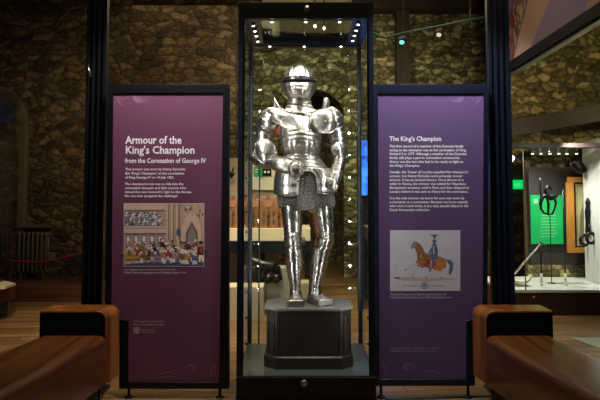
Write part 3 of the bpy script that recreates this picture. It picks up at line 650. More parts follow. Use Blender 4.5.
# ================================================================== SUIT OF ARMOUR
AY = 4.89
def A(px, py, dy=0): return at(px, py, AY + dy)
arm = thing('suit_of_armour', 'full suit of fluted steel plate armour standing on the octagonal black plinth', 'armour', (A(303, 300).x, AY, ZPL))
def interp(rows, k):      # smooth resampling of (xl, xr, py, hd, dy)
    out = []
    n = len(rows)
    for i in range(n - 1):
        p0, p1, p2, p3 = rows[max(0, i-1)], rows[i], rows[i+1], rows[min(n-1, i+2)]
        for s in range(k):
            t = s / k
            out.append(tuple(.5*((2*b) + (-a + c)*t + (2*a - 5*b + 4*c - d)*t*t + (-a + 3*b - 3*c + d)*t**3) for a, b, c, d in zip(p0, p1, p2, p3)))
    out.append(tuple(rows[-1])); return out
def shell(rows, name, m=None, parent=None, k=5, n=40, flute=0, fn=20, mod=None, rng=None, solid=.004, cap=True, build=True, mb=None, power=2.0):
    R = []; rr = interp(rows, k) if k > 1 else rows
    for i, (xl, xr, py, hd, dy) in enumerate(rr):
        c = A((xl + xr)/2, py, dy); hw = (A(xr, py, dy) - A(xl, py, dy)).x / 2; ring = []
        a0, a1 = rng if rng else (0, 2*PI); cnt = n
        for j in range(cnt):
            th = a0 + (a1 - a0) * j / (cnt if not rng else cnt - 1)
            f = 1
            if flute and math.sin(th) > -.2: f += flute * abs(math.cos(fn * th / 2)) - flute/2
            dz = 0
            if mod: r_ = mod(th, i / (len(rr) - 1)); f, dz = (f * r_[0], r_[1]) if isinstance(r_, tuple) else (f * r_, 0)
            ct, st = math.cos(th), math.sin(th)
            if power != 2.0: ct = math.copysign(abs(ct)**(2/power), ct); st = math.copysign(abs(st)**(2/power), st)
            ring.append(c + Vector((ct * hw * f, -st * hd * f, dz)))
        R.append(ring)
    q = mb or MB()
    q.rings(R, closed=not rng, cap=cap and not rng)
    if not build: return q
    return q.build(name, m or STEEL, parent or arm, solid=solid if rng else 0)
def limb(pts, name, m=None, parent=None, n=24, lames=0, la=.06, k=6, flat=1.0):
    """pts: (px, py, dy, radius in px)"""
    rr = interp([(p[0], p[1], p[2], p[3], 0) for p in pts], k); N = len(rr); P = []; r = []
    for i, q in enumerate(rr):
        P.append(A(q[0], q[1], q[2])); f = 1
        if lames: s = (i / (N - 1) * lames) % 1; f = 1 + la * (1 - s)
        r.append(q[3] * AY / F * f)
    mb = MB(); mb.tube(P, r, n, flat); return mb.build(name, m or STEEL, parent or arm)
def px(v): return v * AY / F
# --- torso
BR = [(286, 312, 108.5, .085, .0), (281, 319, 113, .11, -.005), (279.5, 320, 120, .135, -.012), (279, 321.5, 128, .158, -.022), (279.5, 321.5, 136, .172, -.03), (281, 320.5, 143, .165, -.03), (283, 319, 149, .140, -.02), (284.5, 317.5, 154, .118, -.01), (283, 319, 158, .122, -.01)]
def torso_mod(th, t): return 1 + (.045 * (abs(math.sin(8 * (th - PI/2))) - .5) * (1 if t > .62 else .0) * max(0, math.sin(th))) + (.03 * max(0, math.sin(th)) ** 12 if t < .62 else 0) + (.02 * math.sin(th) * max(0, math.cos((t - .6) * 40)) if .5 < t < .7 else 0)
bp = shell(BR, 'breastplate', n=96, mod=torso_mod, k=6)
mb = MB()     # roped upper edge and plain raised centre plate
mb.tube([A(291, 110.5, -.115), A(296, 112.5, -.135), A(304, 113, -.14), (A(312, 112, -.13)), A(316, 110, -.115)], .0075, 8)
mb.build('roped_edge', STEEL, bp)
def plac_mod(a): return lambda th, t: (1 + a * (abs(math.sin(8 * (th - PI/2))) - .5) * max(0, math.sin(th)), -.045 * abs(math.cos(th))**1.5 * (1 - t))
shell([(278.6, 322, 133, .186, -.03), (278.4, 322.2, 135.5, .194, -.03), (279, 321.6, 137.6, .186, -.03)], 'placart_lame', n=96, k=4, mod=plac_mod(.01))
shell([(279, 321.6, 136.6, .188, -.03), (279.2, 321.6, 139.5, .196, -.03), (280, 320.8, 141.6, .186, -.03)], 'placart_lame', n=96, k=4, mod=plac_mod(.02))
shell([(280, 320.8, 140.6, .184, -.03), (280.6, 320.6, 145, .184, -.028), (282.6, 319.4, 150, .160, -.02), (284, 318, 154, .136, -.01), (283.4, 318.6, 156.5, .134, -.01)], 'placart', n=96, k=5, mod=plac_mod(.05))
MB().tube([A(299 + 13.5*math.sin(t), 128.5 + 4*math.cos(t), -.172 - .03*math.cos(t*.8)) for t in [-1.2 + 2.4*k/14 for k in range(15)]], .006, 8).build('chest_band', STEEL2, bp)
for x0, x1 in ((293.5, 295), (311.5, 310)):
    MB().tube([A(x0, 113.5, -.128), A(x0, 119, -.158), A(x1, 126, -.182), A(x1, 131, -.19)], .005, 8).build('chest_ridge', STEEL2, bp)
shell([(283, 319.5, 156, .125, -.01), (281, 321, 159, .135, -.01), (281.5, 321, 160.2, .130, -.01)], 'waist_lame', n=48, k=3)
shell([(281, 321.5, 159.5, .135, -.01), (279, 324, 163, .150, -.01), (279.5, 323.5, 164.2, .146, -.01)], 'fauld_lame', n=48, k=3)
shell([(279, 324, 163.5, .150, -.01), (277, 327, 167, .162, -.01), (277.5, 326.5, 168.4, .158, -.01)], 'fauld_lame', n=48, k=3)
shell([(277.5, 326.5, 167.6, .160, -.01), (275.5, 329.5, 171, .170, -.01), (276, 329, 172, .166, -.01)], 'fauld_lame', n=48, k=3)
# mail skirt, its centre seen in the arched gap of the tassets
random.seed(4)
shell([(280, 327, 168, .150, .0), (276.5, 333, 180, .160, .0), (277, 334, 192, .160, .0), (278, 335, 203, .155, .0), (279, 334, 205.5, .150, 0)], 'mail_skirt', MAIL, n=64, mod=lambda th, t: (1 + .02 * math.sin(11*th), -.012 * t * math.sin(5*th) - (.02 * t if abs(math.cos(th)) < .35 else 0)))
# tassets: curved plates hinged left and right of the arched gap
def tasset(rows, name='tasset', lames=3):
    """rows: (x outer, x inner, py): plate following the skirt's round front"""
    R = []; rr = []
    for i in range(len(rows) - 1):
        for s in range(5):
            t = s/5; rr.append(tuple(a + (b-a)*t for a, b in zip(rows[i], rows[i+1])))
    rr.append(rows[-1]); N = len(rr)
    for i, (xo, xi, py) in enumerate(rr):
        s = (i / (N-1) * lames) % 1; bulge = .006 * s + .012 * (i / (N-1)); ring = []
        for j in range(17):
            u = j / 16; x = xo + (xi - xo) * u; g = (x - 305) / 31.5; g = max(-.999, min(.999, g))
            d = -.175 * math.sqrt(1 - g*g) - bulge - .012 * math.sin(PI*u) + .004 * abs(math.cos(10 * PI * u))
            ring.append(A(x, py, d))
        R.append(ring)
    return MB().rings(R, closed=False).build(name, STEEL, arm, solid=.004)
ta = tasset([(277, 303, 168), (275.5, 300, 173), (274.2, 298, 180), (273.8, 297.5, 188), (274.5, 298, 194.5)])
tb = tasset([(329, 309, 168), (331, 314.5, 173), (333.5, 317, 180), (335, 317.5, 187), (336, 317.5, 192)])
for o, pts in ((ta, [(303.5, 167.5), (300.6, 173), (298.5, 180), (298, 188), (298, 194.5), (287, 196), (275, 194)]), (tb, [(310, 168), (315, 173.5), (317, 180), (317.4, 187), (317.4, 192.5), (327, 194), (337, 191.5)])):
    MB().tube([A(x, y, -.175 * math.sqrt(max(.0, 1 - ((x-305)/32.2)**2)) - .022) for x, y in pts], .0045, 8).build('rolled_edge', STEEL, o)
MB().tube([A(x, y, -.19) for x, y in ((297.6, 184), (297.8, 179), (300, 174.2), (303.5, 171.4), (307.5, 170.6), (311.5, 171.4), (314.8, 174), (316.8, 179), (317.2, 184))], .005, 8).build('rolled_edge', STEEL, arm)
# --- gorget and collar
shell([(287.5, 311, 98, .085, .0), (288.5, 310, 101, .082, .0), (287, 312, 104, .088, 0), (288, 311, 104.6, .086, 0), (285, 314, 108, .098, 0), (286, 313, 108.6, .096, 0), (281, 318.5, 112, .115, 0), (277, 322, 113.5, .12, 0)], 'gorget', n=48, k=3)
MB().tube([A(288.5, 101.5, -.02), A(292, 103, -.09), A(299, 104.2, -.105), A(307, 103, -.09), A(310.5, 101.5, -.02)], .006, 8).build('gorget_rim', STEEL, arm)
# --- helmet
hel = shell([(291, 308, 99, .08, .0), (288.5, 310.5, 97, .10, -.01), (286, 313, 92, .122, -.015), (284.2, 314.6, 86, .132, -.012), (283.8, 314.8, 80, .134, -.005), (285.5, 313.2, 73.5, .126, 0), (289.5, 309.3, 67.3, .100, .0), (295, 304, 64.2, .052, 0), (298.2, 300.6, 63.6, .012, 0)], 'helmet', n=64, k=6)
def vis_mod(th, t): return 1.0 + .030 * abs(math.sin(PI * t * 5)) + .035 * max(0, math.sin(th))**5 * math.sin(PI*t) + .055 * abs(math.cos(9*th)) * min(1, 2.2*(1-t))
vis = shell([(290, 309, 99.2, .105, -.014), (288.6, 310.4, 96.8, .122, -.020), (285.4, 313, 92.2, .140, -.020), (283.2, 315.2, 87, .143, -.012), (283.4, 315, 82.4, .142, -.008)], 'visor', parent=hel, n=60, k=7, mod=vis_mod, rng=(-.15, PI + .15), solid=.005)
shell([(283.2, 315.2, 79.6, .1435, -.006), (283.8, 314.6, 76.4, .139, -.003), (285.4, 313.2, 72.6, .127, 0), (288, 310.6, 69.4, .112, 0)], 'brow_plate', STEEL, parent=hel, n=60, k=4, rng=(.1, PI - .1), solid=.005, mod=lambda th, t: 1 + .035 * abs(math.cos(10*th)))
# sight slit: black tube painting the shade of the gap between brow and visor
slit = []
for j in range(25):
    th = PI * (.04 + .92 * j / 24); slit.append(A(299.2 - 15.7 * math.cos(th), 82.0 - 1.5 * math.sin(th), -.010 - .146 * math.sin(th)))
MB().tube(slit, .0135, 8).build('slit_shade', mat('slit_shade_black', (.004, .003, .003), .9, spec=.1), hel)
# comb: roped ridge and side ridges over the crown
for dx in (0, -3.2, 3.2):
    pts = [A(299.5 + dx * (1 - .25*math.cos(a)), 79.5 - 15.6 * math.sin(a) * (1 - .010*abs(dx)), -.142 * math.cos(a)) for a in [PI * i / 20 * .62 for i in range(1, 21)]]
    MB().tube(pts, [.013 * (1 + .3 * (i % 2)) if dx == 0 else .0065 for i in range(20)], 8).build('comb', STEEL, hel)
for sx, x0 in ((-1, 284), (1, 314.5)):
    MB().tube([A(x0, 82, .0), A(x0 + sx*1.6, 82, -.01)], [.018, .012], 14).build('pivot', STEEL, hel)
# --- pauldrons
def lamedball(c, dy, rx, ry, rz, name, roll=0, lames=4, m=None, parent=None, la=.06):
    def mod(th, ph): s = ((ph / PI + .5) * lames * 1.6) % 1; return 1 + la * s + .008 * abs(math.cos(8*th))
    mb = MB(); mb.ball(A(c[0], c[1], dy), px(rx), ry, px(rz), 48, 80, Matrix.Rotation(math.radians(roll), 3, 'Y'), mod); return mb.build(name, m or STEEL, parent or arm)
pL = lamedball((269.5, 121.5), -.005, 11.5, .115, 14.5, 'pauldron', 32)
pR = lamedball((332, 119.5), -.005, 10.5, .115, 13, 'pauldron', -30)
# large front plates of the shoulders
def frontplate(out, c, dyc, bulge, name, parent, m=STEEL):
    cx_, cy_ = c; R = []; K = 8; n = len(out)
    fine = []
    for i in range(n):
        p0, p1, p2, p3 = out[i-1], out[i], out[(i+1) % n], out[(i+2) % n]
        for s in range(5):
            t = s/5; fine.append(tuple(.5*((2*b) + (-a + q)*t + (2*a - 5*b + 4*q - d)*t*t + (-a + 3*b - 3*q + d)*t**3) for a, b, q, d in zip(p0, p1, p2, p3)))
    for k in range(K + 1):
        r = k / K * .998 + .002; R.append([A(cx_ + (x - cx_)*r, cy_ + (y - cy_)*r, dyc + dz*r*r - bulge * (1 - r**2.2)) for x, y, dz in fine])
    o = MB().rings(R, cap=False).build(name, m, parent, solid=.005)
    MB().tube([A(x, y, dyc + dz - .004) for x, y, dz in fine + fine[:1]], .0045, 8).build('rolled_edge', STEEL, parent) if False else None
    mb = MB(); mb.tube([A(x, y, dyc + dz - .002) for x, y, dz in fine + fine[:1]], .0042, 8); mb.build('rolled_edge', STEEL, o if o.parent == arm else parent)
    return o
frontplate([(267, 109, .04), (276, 108.5, .02), (284, 112, .0), (291.5, 115, -.03), (296.5, 121, -.06), (298, 127.8, -.075), (291, 129.6, -.07), (283.5, 127, -.04), (277, 122.5, .0), (269, 119, .03)], (282, 118), -.125, .025, 'shoulder_plate', arm, STEEL2)
frontplate([(314, 113, -.03), (321, 109.5, .0), (330, 109, .02), (337, 113, .04), (339.5, 121, .05), (336, 129, .03), (329, 132.8, .0), (320.5, 132, -.03), (314.5, 127, -.06), (312, 119, -.06)], (326, 120.5), -.125, .03, 'shoulder_plate', arm, STEEL2)
# upright neck guards with curled tips
frontplate([(274.3, 98.2, .02), (276.8, 103.5, .0), (281, 108, -.01), (288, 111.5, -.02), (294.5, 113.5, -.03), (293.5, 119, -.03), (287, 118.5, -.02), (280, 114.5, .0), (275.3, 107, .01)], (284, 112.5), -.10, .02, 'neck_guard', arm, STEEL2)
frontplate([(324.2, 98.6, .0), (327.2, 98.2, .0), (329, 101, .01), (328.4, 106, .01), (325, 112.5, .0), (319, 117, -.02), (313, 118.5, -.03), (312.5, 114.2, -.03), (319, 111.5, -.02), (324, 107.5, -.01), (326.6, 103, .0), (326.2, 100.6, .0)], (322.5, 111.5), -.10, .02, 'neck_guard', arm, STEEL2)
# --- arm on the left of the picture, hand on the hip
limb([(268.5, 116, 0, 9.2), (265, 126, 0, 8.8), (263.6, 135, -.005, 8.0), (263.6, 143, -.01, 7.8), (264.5, 150, -.015, 7.4)], 'upper_arm_plate', lames=6, la=.12, n=28, k=18)
MB().tube([A(279, 123, -.03), A(280.5, 131, -.03), A(277.5, 135, -.02)], [.03, .04, .018], 14).build('armpit_leather', REDLEATHER, arm)
cou = lamedball((264.5, 152.5), -.03, 10, .075, 10.5, 'elbow_guard', 20, lames=3)
frontplate([(256, 143, .0), (263, 140, -.01), (271, 142, -.01), (275.5, 149, -.0), (275, 157, .0), (269.5, 162.5, .0), (262, 162.5, .0), (256.5, 157, .01), (254.5, 150, .01)], (265, 152), -.085, .035, 'elbow_wing', cou)
limb([(252, 154, .02, 4.0), (254.5, 157, .01, 6.2), (261, 160.5, -.01, 7.4), (269, 162, -.05, 7.0), (277, 163, -.10, 6.2), (281, 164, -.12, 6.2)], 'forearm_plate', STEEL3, n=28, k=6)
cuff = limb([(276, 163.3, -.10, 7.0), (281, 164.5, -.135, 7.6), (287, 166, -.165, 7.6), (292.5, 167.5, -.19, 7.0)], 'gauntlet_cuff', m=STEEL2, n=28, lames=3, la=.05)
def gauntlet(c, dy, r, ang, parent, curl=1):
    """back of the hand with five plated fingers closing downward"""
    cx_, cy_ = c; ca, sa = math.cos(ang), math.sin(ang)
    def G(u, v, w_): return A(cx_ + u*ca - v*sa, cy_ + u*sa + v*ca, dy + w_)
    mb = MB(); mb.tube([G(-5, 0, .02), G(-2, 0, .0), (G(2.2, 0, -.005)), G(4.2, .2, .004)], [px(6.2), px(7.2), px(6.8), px(5.2)], 20, .8); h = mb.build('gauntlet', STEEL2, parent)
    for i in range(4):
        v = -4.1 + i * 2.65; L = (4.2, 5.0, 4.8, 3.8)[i]
        q = MB(); q.tube([G(2.4, v, -.012), G(5.0, v*1.02, -.012), G(4.6 + L*.55, v, .008), G(3.2 + L*.5, v*.95, .034), G(3.0, v*.9, .045)], [px(1.45), px(1.5), px(1.35), px(1.2), px(1.0)], 10); q.build('finger_plate', STEEL, h)
    q = MB(); q.tube([G(-2, -4.6, -.01), G(1, -6.2, -.022), G(4, -5.8, -.018), G(6, -4.6, -.002)], [px(1.9), px(1.8), px(1.5), px(1.2)], 10); q.build('thumb_plate', STEEL, h)
    return h
gauntlet((296.5, 168.8), -.235, 6, .18, cuff)
# --- arm on the right, hanging
limb([(333, 117, 0, 9), (335.3, 126, 0, 8.7), (336.8, 134, 0, 8.0), (338.2, 142, -.0, 7.6), (339.2, 150, -.01, 7.0)], 'upper_arm_plate', lames=6, la=.12, n=28, k=18)
cou2 = lamedball((339.5, 151), -.015, 7.8, .072, 9.5, 'elbow_guard', -15, lames=3)
frontplate([(333, 145, .0), (338, 143, -.0), (344, 146, .02), (346.8, 152, .03), (345.6, 159.5, .03), (341, 158.5, .0), (335.5, 154.5, -.01), (331.5, 150, .0)], (339, 150.5), -.07, .03, 'elbow_wing', cou2)
vb = limb([(340, 156, -.02, 6.6), (339, 163, -.045, 6.9), (336.8, 171, -.075, 6.2), (334.2, 178, -.10, 5.6)], 'forearm_plate', STEEL3, n=28)
cf2 = limb([(336.5, 171.5, -.08, 6.8), (335, 176, -.10, 6.6), (333, 180.5, -.12, 6.2)], 'gauntlet_cuff', m=STEEL2, n=28, lames=2, la=.08)
gauntlet((331, 184, ), -.13, 6, 1.95, cf2)
# --- legs
def legmod(a): return lambda th, t: 1 + a * max(0, math.sin(th))**8
cl_ = shell([(280.5, 303, 200, .088, .0), (281, 302.8, 208, .088, -.004), (282, 302.5, 218, .086, -.008), (283.3, 302, 228, .082, -.012), (284.3, 301.4, 236, .078, -.014)], 'thigh_plate', STEEL3, n=56, mod=legmod(.06))
kn = shell([(284, 301.5, 232, .084, -.016), (283.6, 301.8, 235, .094, -.02), (284.4, 301.2, 236.4, .090, -.02), (283.8, 301.8, 238, .098, -.024), (284, 301.8, 242, .10, -.026), (284.6, 301.4, 245.4, .094, -.022), (285, 301, 246, .088, -.02), (284.2, 301.8, 249, .088, -.016)], 'knee_plate', STEEL3, n=56, k=4, mod=legmod(.08))
MB().ball(A(303, 241, -.0), px(2.5), .035, px(4.2), 16, 10).build('knee_wing', STEEL2, kn)
gr = shell([(284.6, 302, 248, .078, -.010), (284.5, 302.6, 256, .082, -.002), (285.5, 302.5, 264, .080, .002), (287.5, 301.6, 274, .070, .002), (289.3, 300.8, 284, .058, -.002), (290, 300.6, 290, .055, -.004), (289.4, 301.2, 295, .058, -.01)], 'shin_plate', STEEL3, n=56, mod=legmod(.07))
lin = limb([(313.5, 198, .02, 4.5), (314, 206, .02, 4.6), (316.2, 218, .02, 4.6), (319, 230, .02, 4.2), (319.2, 238, .02, 3.6), (317, 246, .02, 3.4)], 'leg_leather', m=LEATHER, n=18)
MB().tube([A(310.2, 211, -.03), A(313, 211.6, -.06), A(316, 211.2, -.05)], .008, 8).build('strap', mat('yellow_leather', (.55, .28, .07), .5, noise=.2), lin)
shell([(312.8, 333.5, 200, .088, .0), (314.2, 333.2, 208, .088, -.004), (316, 333.2, 218, .084, -.008), (318, 333.4, 228, .080, -.012), (319.2, 333.4, 234, .078, -.014)], 'thigh_plate', STEEL3, n=56, mod=legmod(.06))
for (x0, y0, x1, y1) in ((314.5, 204, 319.6, 233),):
    mb = MB(); pts = [A(x0 + (x1-x0)*i/30 + .5*math.sin(i*2.2), y0 + (y1-y0)*i/30, -.055) for i in range(31)]; mb.tube(pts, [.005 + .0015*(i % 2) for i in range(31)], 8); mb.build('scalloped_edge', STEEL, arm)
kn2 = shell([(318.6, 333.8, 231, .084, -.016), (318, 334.2, 234.5, .094, -.02), (318.6, 333.6, 235.8, .090, -.02), (317.4, 334.2, 238, .098, -.024), (316.8, 334, 241, .10, -.026), (316.4, 333, 244.6, .094, -.022), (316.6, 332.4, 245.4, .088, -.02), (314.5, 331.5, 248.5, .088, -.016)], 'knee_plate', STEEL3, n=56, k=4, mod=legmod(.08))
MB().ball(A(319, 240, -.02), px(2.4), .035, px(4.2), 16, 10).build('knee_wing', STEEL2, kn2)
shell([(313.6, 331.2, 247.5, .078, -.010), (312.4, 329.6, 255, .082, -.002), (311.8, 327.6, 263, .080, .002), (311.2, 325, 273, .070, .002), (310.6, 322.4, 282, .060, -.002), (310.2, 321.4, 289, .056, -.004), (309.2, 321.6, 294, .060, -.01)], 'shin_plate', STEEL3, n=56, mod=legmod(.07))
# buckled straps at the calves
MB().tube([A(302, 262, -.02), A(303.4, 262.5, .0), A(303, 263, .03)], .006, 8).build('strap', LEATHER, arm)
MB().tube([A(311.6, 262, -.02), A(310.4, 262.5, .0), A(311, 263, .03)], .006, 8).build('strap', LEATHER, arm)
# sabatons, broad and square-toed, flat on the plinth
def sabaton(xa, heel, toe, w0, w1, name='sabaton'):
    """heel, toe: world (x, y); lamed shell rising to the ankle"""
    hx, hy = heel; tx, ty = toe; d = Vector((tx - hx, ty - hy, 0)); L = d.length; d.normalize(); nrm = Vector((-d.y, d.x, 0)); R = []
    prof = [(0, .034, .055), (.08, .042, .105), (.22, .046, .135), (.34, .047, .120), (.45, .048, .096), (.56, .050, .076), (.68, .054, .060), (.80, .058, .050), (.90, .060, .045), (1.0, .059, .042)]
    n = 21; fine = []
    for i in range(len(prof) - 1):
        for s in range(3): t = s/3; fine.append(tuple(a + (b-a)*t for a, b in zip(prof[i], prof[i+1])))
    fine.append(prof[-1])
    for i, (t, hw, hh) in enumerate(fine):
        s = (t * 9) % 1; k = 1 + .05 * (1 - s); c = Vector((hx, hy, ZPL + .003)) + d * (L * t); ring = []
        for j in range(n):
            a = PI * j / (n - 1); p_ = 2.0 + 3.0 * max(0, t - .5)
            ca_, sa_ = math.cos(a), math.sin(a)
            ca_ = math.copysign(abs(ca_)**(2/p_), ca_); sa_ = abs(sa_)**(2/p_)
            ring.append(c + nrm * (ca_ * hw * k) + Vector((0, 0, sa_ * hh * k)))
        R.append(ring)
    o = MB().rings(R).build(name, STEEL, arm)
    c = Vector((tx, ty, ZPL)) + d * .001
    q = MB(); q.rings([[c + nrm*a_*.062 + Vector((0,0,z_)) + d*e for a_, z_ in ((-1, .003), (1, .003), (1, .042), (-1, .042))] for e in (-.035, .004, .008)], smooth=False); q.build('toe_cap', STEEL2, o, bevel=.004)
    return o
toeL = at(296, 307, 4.775); hlL = (at(296, 300, 4.98).x, 4.97)
sabaton(0, hlL, (at(295.8, 307, 4.76).x, 4.755), 0, 0)
sabaton(0, (at(311, 300, 4.98).x, 4.975), (at(325.5, 306, 4.79).x, 4.785), 0, 0)

# ================================================================== DISPLAY BEHIND LEFT
SY = 8.3
def bxp(mb, x0, y0, x1, y1, Ya, Yb):
    a = at(x0, y1, Ya); b = at(x1, y0, Ya); mb.box((a.x, Ya, a.z), (b.x, Yb, b.z)); return mb
CREAM = mat('cream_paint', (.50, .43, .29), .6, noise=.08, nscale=2)
# white board with the green sign on a partition
o = MB(); bxp(o, 226, 60, 278, 228, 9.3, 9.42); a = at(226, 228, 9.3); o = MB(); o.box((a.x, 9.3, 0), (at(279, 200, 9.3).x, 9.4, at(270, 158, 9.3).z))
tag(o.build('partition', mat('beige_partition', (.40, .33, .22), .7, noise=.1, nscale=2)), 'beige partition standing behind the brick building model', 'partition')
o = thing('notice_board', 'white board with a green notice on the beige partition', 'board', tuple(at(261, 192, 9.25)))
m = MB(); bxp(m, 250.5, 160, 275.5, 190, 9.24, 9.29); m.build('board', mat('white_board', (.62, .58, .46), .5, noise=.05), o, bevel=.004)
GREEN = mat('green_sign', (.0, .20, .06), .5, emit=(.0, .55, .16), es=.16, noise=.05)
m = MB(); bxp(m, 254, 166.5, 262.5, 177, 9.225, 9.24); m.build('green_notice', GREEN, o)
m = MB(); bxp(m, 262.5, 166.5, 271.5, 176, 9.225, 9.24); m.build('black_notice', BLACK, o)
m = MB().use(INK); [bxp(m, a_, b_, c_, d_, 9.222, 9.225) for a_, b_, c_, d_ in ((264, 171, 266, 173), (267.5, 171, 269.5, 173), (255, 169, 258, 169.8), (255, 171.5, 257.5, 172.2))]; m.build('notice_text', None, o)
m = thing('spotlight', 'small black spotlight against the pale board left of the tall case', 'spotlight', tuple(at(231.5, 175, 9.2)))
MB().tube([at(229.5, 173, 9.15), at(233.5, 176, 9.15)], [.03, .045], 16).build('lamp_head', BLACK, m)
MB().tube([at(232, 175, 9.17), at(233, 168, 9.2), at(234, 168, 9.3)], .009, 8).build('bracket', BLACK, m)
# table with cream top block and the brick model
tb_ = thing('display_table', 'long black display table with a cream deck, seen behind the left leg of the armour', 'table', (at(270, 240, SY).x, SY, 0))
za, zb = at(270, 241, SY).z, at(270, 253, SY).z
xa_, xb_ = at(214, 240, SY).x, at(312, 240, SY).x
MB().box((xa_, SY, zb), (xb_, SY + .9, za)).build('apron', BLACK, tb_, bevel=.005)
zc = at(270, 228.5, SY + .02).z
MB().box((xa_ + .02, SY + .02, za), (xb_ - .02, SY + .88, zc)).build('deck', CREAM, tb_, bevel=.004)
for x in (xa_ + .05, at(259, 260, SY).x, xb_ - .05):
    for y in (SY + .05, SY + .82): MB().box((x - .03, y, 0), (x + .03, y + .05, zb)).build('leg', BLACK, tb_)
# model building
BRK = mat('model_brick', (.19, .075, .022), .7, noise=.35, nscale=20); ROOF = mat('model_roof', (.15, .055, .028), .7, noise=.3, nscale=20)
md = thing('model_building', 'orange-brown brick model building with gables and windows on the cream deck', 'model', (at(262, 228, 8.5).x, 8.55, zc))
def zof(py, Y): return at(260, py, Y).z
Yh = 8.45
x0, x1 = at(230, 220, Yh).x, at(285, 220, Yh).x
MB().box((x0, Yh, zc), (x1, Yh + .3, zof(207, Yh))).build('wall', BRK, md)
mb = MB(); ze, zg = zof(207, Yh), zof(197.5, Yh)
mb.rings([[Vector((x, Yh - .015, ze)), Vector((x, Yh + .15, zg)), Vector((x, Yh + .315, ze))] for x in (x0 - .01, x1 + .01)], smooth=False); mb.build('roof', ROOF, md)
for gx, gw, gh in ((238, 4.5, 200.5), (249, 4, 201), (262, 5, 199.5), (274, 4, 201)):
    a, b, c = at(gx - gw, 209, Yh).x, at(gx + gw, 209, Yh).x, at(gx, 209, Yh).x; mb = MB()
    mb.prism([(a, Yh - .04, zc), (b, Yh - .04, zc), (b, Yh - .04, zof(208, Yh)), (c, Yh - .04, zof(gh, Yh)), (a, Yh - .04, zof(208, Yh))], (0, .1, 0)); mb.build('gable', BRK, md)
for gx in (233, 244, 256, 268, 280):
    mb = MB(); a = at(gx, 200, Yh + .1); mb.box((a.x - .02, Yh + .1, ze), (a.x + .02, Yh + .15, zof(195.5, Yh + .1))); mb.build('chimney', BRK, md)
WIN = mat('model_window', (.06, .04, .03), .3, noise=.1)
for gx in range(234, 284, 5):
    for r0, r1 in ((211, 215.5), (219, 223.5)):
        a, b = at(gx - 1, r1, Yh), at(gx + 1, r0, Yh); MB().box((a.x, Yh - .048, a.z), (b.x, Yh - .038 + .04, b.z)).build('window', WIN, md)
# low plinths and objects in front of / below the table
def lowbox(x0, y0, x1, y1, Y, dpt, m, label, nm='display_block'):
    a = at(x0, y1, Y); b = at(x1, y0, Y); z = 0
    o = MB().box((a.x, Y, z), (b.x, Y + dpt, b.z)).build(nm, m, bevel=.006); return tag(o, label, 'plinth')
GREYP = mat('grey_plinth_paint', (.22, .21, .17), .6, noise=.1)
lowbox(268, 266, 291, 290, 8.22, .06, GREYP, 'grey panel block under the black display table beside the armour\'s left shin') if False else None
lowbox(264, 268, 290, 300, 7.9, .3, GREYP, 'grey low block on the floor under the display table, behind the armour\'s left shin')
lowbox(226, 287, 263, 302, 7.5, .35, CREAM, 'cream low block on the floor at the left end, behind the case post')
lowbox(291.5, 283, 309, 300, 7.8, .3, mat('sand_block', (.30, .25, .15), .6, noise=.1), 'sand-coloured low block seen between the two legs of the armour')
cn = thing('cannon', 'small black cannon on a curved carriage under the display table', 'cannon', (at(262, 280, 8.1).x, 7.7, at(264, 268, 7.9).z))
Yc = 7.85
MB().tube([at(249, 262, Yc), at(252, 261, Yc), at(262, 264.5, Yc), at(272, 267, Yc), at(276, 268, Yc)], [.06, .055, .05, .065, .045], 18).build('barrel', BLACK, cn)
MB().tube([at(262, 278, Yc), at(264, 270, Yc), at(270, 265.5, Yc), at(277, 269, Yc), at(281, 280, Yc)], [.03, .05, .055, .05, .025], 14).build('carriage', BLACK, cn)
for x in (268, 276):
    p = at(x, 279, Yc - .08); MB().tube([p, p + Vector((0, .03, 0))], .05, 20).build('wheel', BLACK, cn)
# blue lit screen behind the right edge of the case
bs = thing('lit_screen', 'blue glowing screen seen through the right edge of the tall case', 'screen', (at(368, 200, 8.2).x, 8.2, 0))
a, b = at(357.5, 197, 8.2), at(392, 139, 8.2)
MB().box((a.x, 8.24, 0), (b.x, 8.3, b.z + .04)).build('stand', BLUELIT_BLACK, bs)
MB().box((a.x, 8.2, a.z), (b.x, 8.24, b.z)).build('housing', BLACK, bs, bevel=.004)
mm = mat('blue_picture', (0, .01, .05), .3, emit=(.01, .12, 1), es=3.5)
nt = mm.node_tree; nz = nt.nodes.new('ShaderNodeTexNoise'); nz.inputs['Scale'].default_value = 5; cr = nt.nodes.new('ShaderNodeValToRGB'); tc = nt.nodes.new('ShaderNodeTexCoord')
cr.color_ramp.elements[0].color = (.0, .02, .22, 1); cr.color_ramp.elements[0].position = .35; cr.color_ramp.elements[1].color = (.04, .22, 1, 1); cr.color_ramp.elements[1].position = .62
nt.links.new(tc.outputs['Object'], nz.inputs['Vector']); nt.links.new(nz.outputs['Fac'], cr.inputs[0]); nt.links.new(cr.outputs[0], nt.nodes['Principled BSDF'].inputs['Emission Color'])
MB().box((a.x + .02, 8.196, a.z + .02), (b.x - .02, 8.2, b.z - .02)).build('display', mm, bs)
# pale wall board and dark cabinet right of the pier
o = MB(); a, b = at(361, 245, 9.5), at(384, 205, 9.5); o.box((a.x, 9.5, 0), (b.x, 9.6, b.z)); tag(o.build('partition', mat('drab_partition', (.23, .20, .13), .7, noise=.1)), 'drab partition between the stone pier and the violet panel', 'partition')
o = MB(); a, b = at(361, 268, 8.9), at(386, 242, 8.9); o.box((a.x, 8.9, 0), (b.x, 9.3, b.z)); tag(o.build('cabinet', BLACK, bevel=.006), 'low black cabinet before the drab partition', 'cabinet')

